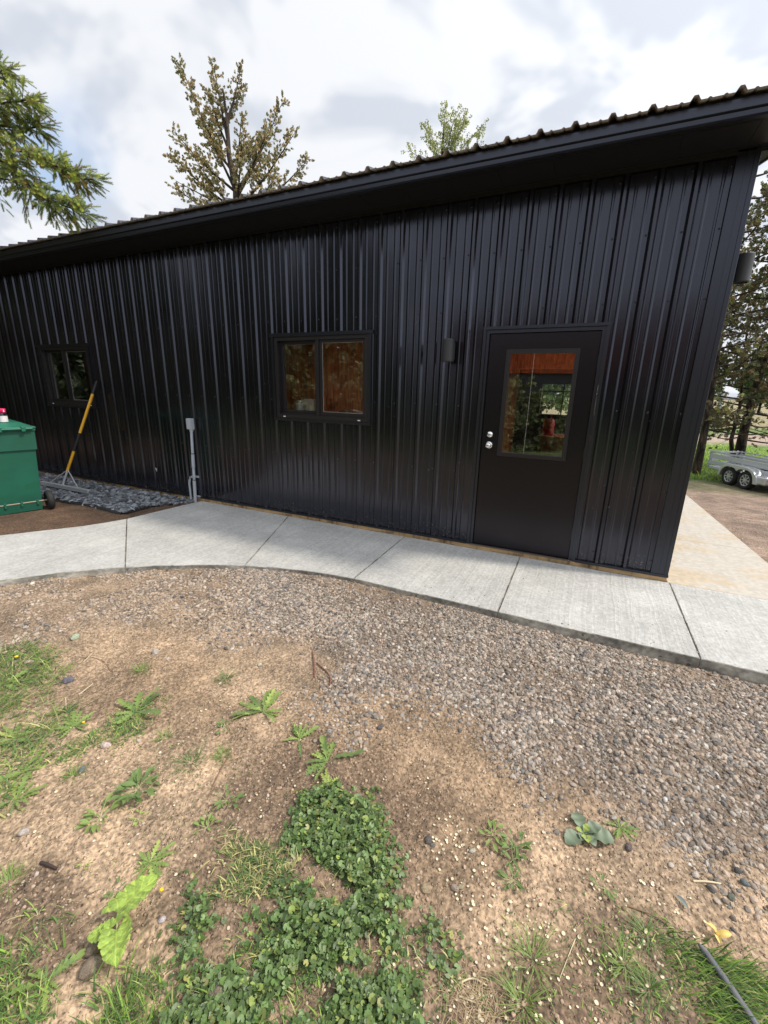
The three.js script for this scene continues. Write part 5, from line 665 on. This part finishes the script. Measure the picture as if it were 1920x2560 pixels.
// cedars beyond the trailer
const cedarTint = (r, p) => { const k = r(), b = 0.65 + r() * 0.6; return k < 0.35 ? [0.22 * b, 0.155 * b, 0.065 * b] : k < 0.5 ? [0.26 * b, 0.27 * b, 0.08 * b] : [0.14 * b, 0.15 * b, 0.06 * b]; };
[[2.77, -13.89, 9.6, 0.15, 'cedar with a bare ridged trunk nearest the right corner of the building', 931, 2.7], [4.45, -16.2, 10.4, 0.2, 'thick forked cedar directly behind the trailer', 933, 2.2], [6.0, -14.6, 9.4, 0.22, 'dark leaning cedar at the right edge beyond the trailer', 935, 1.9], [2.4, -19.0, 9.0, 0.14, 'slim cedar further back beyond the bare-trunked cedar', 937, 1.9]].forEach(([x, z, h, rad, label, seed, low]) => {
  const t = new Tree(seed, cedarTint), y0 = groundHeight(x, z) - 0.1, tr = vv([[x, y0, z], [x + t.rnd() * 0.1, y0 + 2, z], [x + t.rnd() * 0.25, y0 + h * 0.6, z], [x + t.rnd() * 0.3, y0 + h, z]]); const c = new THREE.CatmullRomCurve3(tr);
  t.wood.push(tubeGeo(c.getPoints(14), rad, 0.02, 10, false));
  if (seed === 933) t.wood.push(tubeGeo(vv([[x - 0.1, y0, z + 0.1], [x - 0.42, y0 + 1.2, z + 0.2], [x - 0.4, y0 + 2.4, z + 0.2], [x - 0.7, y0 + 5, z + 0.1]]), 0.09, 0.03, 8, false));
  for (let k = 0; k < 44; k++) { const u = k / 44, y = low + u * (h - low) * 0.97, s = c.getPoint(clamp((y) / h)), a = k * 2.399 + t.rnd(-0.4, 0.4), l = (0.6 + 2.4 * Math.sin(Math.PI * Math.min(1, 0.22 + u * 0.78)) ** 0.9) * t.rnd(0.7, 1.15), rise = u < 0.2 ? 0.05 : 0.35, e = s.clone().add(V(Math.cos(a) * l, l * rise, Math.sin(a) * l)), m = s.clone().lerp(e, 0.5).add(V(0, -0.18 * l * 0.4, 0)); t.limb([s, m, e], 0.035, 0.006, { twigs: u < 0.12 ? 3 : 8, twigLen: 0.72, leafPer: u < 0.12 ? 3 : 9, leafSize: 0.215, ahead: 1, from: 0.3, gaps: u < 0.15 ? 0.5 : 0.2, scatter: 0.9, lift: 0.1, twigR: 0.007 }); }
  t.build('cedar_tree', label, cedarSpray, M.leaf, 'cedars beyond the trailer');
});
{ // wayside trees far beyond the field and behind the building
  const r = mulberry(951), L = [[16, -95, 9, 'rounded tree on the far side of the field at right'], [27, -100, 11, 'broad tree on the far side of the field at the right edge'], [8, -98, 8, 'small tree on the far field edge left of the post'], [-6, -46, 9, 'green tree on the lawn seen through the far window'], [-13, -52, 11, 'tall green tree behind the building seen through the far window'], [-20, -50, 9, 'green tree at the left of the far window view']];
  for (const [x, z, h, label] of L) { const t = new Tree(960 + (r() * 999 | 0), q => { const b = 0.7 + q() * 0.6; return [0.085 * b, 0.15 * b, 0.04 * b]; }), y0 = groundHeight(x, z); t.wood.push(tubeGeo(vv([[x, y0 - 0.2, z], [x, y0 + h * 0.8, z]]), 0.25, 0.05, 7, false)); for (let k = 0; k < 40; k++) { const u = 0.1 + k / 40 * 0.85, a = k * 2.4, l = h * 0.33 * Math.sin(Math.PI * Math.min(1, u * 0.9 + 0.12)); t.limb([V(x, y0 + h * u, z), V(x + Math.cos(a) * l, y0 + h * u + l * 0.4, z + Math.sin(a) * l)], 0.08, 0.02, { twigs: 2.6, twigLen: 1.5, leafPer: 2.2, leafSize: 1.0, ahead: 0.8, from: 0.3, scatter: 1, lift: 0.2, twigR: 0.02 }); } t.build('field_tree', label, leafSpray, M.leaf, 'trees far behind the building'); }
}
// ---------------------------------------------------------------- behind the photographer: mirrored in the panes and the paint
[[-3.4, 9.6, 1.95, 1.9, 'wide juniper behind the photographer mirrored in the door glass'], [-1.9, 10.6, 1.55, 1.3, 'low juniper behind the photographer right of the wide juniper'], [-7.4, 10.2, 2.7, 2.0, 'tall juniper behind the photographer on the left'], [-12.5, 11.5, 3.2, 2.2, 'large juniper far left behind the photographer'], [2.6, 11.4, 2.3, 1.8, 'juniper behind the photographer on the right']].forEach(([x, z, h, w, label], i) => {
  const t = new Tree(981 + i, (r) => { const b = 0.7 + r() * 0.6; return r() < 0.3 ? [0.21 * b, 0.24 * b, 0.08 * b] : [0.12 * b, 0.155 * b, 0.055 * b]; }), y0 = groundHeight(x, z);
  for (let k = 0; k < 46; k++) { const a = k * 2.399, u = (k % 9) / 9, l = w * (0.55 + 0.5 * t.r()) * (1 - u * 0.45), e = V(x + Math.cos(a) * l, y0 + 0.15 + u * h * 0.95 + t.r() * 0.2, z + Math.sin(a) * l); t.limb([V(x, y0 + u * h * 0.5, z), V(lerp(x, e.x, 0.5), lerp(y0 + u * h * 0.5, e.y, 0.6), lerp(z, e.z, 0.5)), e], 0.03, 0.006, { twigs: 6, twigLen: 0.5, leafPer: 8, leafSize: 0.26, ahead: 1.2, from: 0.25, scatter: 0.8, lift: 0.25 }); }
  t.build('juniper_shrub', label, cedarSpray, M.leaf, 'junipers behind the photographer').userData.category = 'shrub';
});
{
  const h = thing('wooden_house', 'long house with reddish brown board siding behind the photographer', 'house', [-5, -0.1, 21]);
  add('siding', boxUV(box(-4, 11, 2.7, 5.3, 0, 7), 0.22), mat([0.85, 0.5, 0.46], 0.85, { map: woodMap }), h);
  add('lower_wall', box(-3.9, 10.9, 0, 2.7, 0.1, 6.9), mat([0.05, 0.052, 0.056], 0.8), h);
  const rf = new THREE.Shape([[-0.6, 5.25], [3.5, 6.0], [7.6, 5.25], [7.6, 5.4], [3.5, 6.2], [-0.6, 5.4]].map(p => new THREE.Vector2(...p)));
  add('roof', new THREE.ExtrudeGeometry(rf, { depth: 15.8, bevelEnabled: false }).rotateY(-Math.PI / 2).translate(11.4, 0, 0), mat([0.06, 0.055, 0.05], 0.9), h);
  for (const x of [-2.5, 7.5]) { const w = add('window', ring(x, x + 1.4, 2.9, 4.1, 0.08, -0.06, 0.02), M.white, h); add('pane', box(x + 0.07, x + 1.33, 2.97, 4.03, -0.02, -0.01), M.frame, w); }
}
[[-21, 7.5, 12, 'dark tree far left behind the photographer mirrored in the left window'], [-27, 12, 15, 'tall dark tree left behind the photographer'], [-34, 10, 14, 'dark tree at the far left end of the yard'], [-18, 15, 10, 'dark tree beside the wooden house'], [-40, 18, 17, 'tallest dark tree beyond the yard on the left'], [-15.5, 5.5, 9, 'dark tree in the yard just beyond the bin'], [-24, 4.5, 13, 'dark tree near the far end of the black building'], [-31, 18, 14, 'dark tree in the back row left of the yard'], [-22, 20, 12, 'dark tree in the back row beside the house'], [-11, 13.5, 8, 'dark tree added between the junipers and the house to block mirrored sky'], [-14.5, 19, 10, 'dark tree added close to the left end of the house to block mirrored sky']].forEach(([x, z, h, label], i) => {  // last two trees are added to block sky mirrored in the middle window
  const t = new Tree(1001 + i, q => { const b = 0.7 + q() * 0.6; return [0.075 * b, 0.105 * b, 0.04 * b]; }), y0 = groundHeight(x, z); t.wood.push(tubeGeo(vv([[x, y0 - 0.2, z], [x, y0 + h * 0.85, z]]), 0.25, 0.05, 7, false));
  for (let k = 0; k < 60; k++) { const u = 0.06 + k / 60 * 0.9, a = k * 2.4, l = h * 0.33 * (1 - u * 0.7); t.limb([V(x, y0 + h * u, z), V(x + Math.cos(a) * l, y0 + h * u + l * 0.1, z + Math.sin(a) * l)], 0.06, 0.02, { twigs: 3, twigLen: 1.2, leafPer: 3, leafSize: 0.9, ahead: 0.8, from: 0.15, scatter: 0.9, twigR: 0.015 }); } t.build('yard_tree', label, cedarSpray, M.leaf, 'trees behind the photographer');
});
renderer.render(scene, camera);
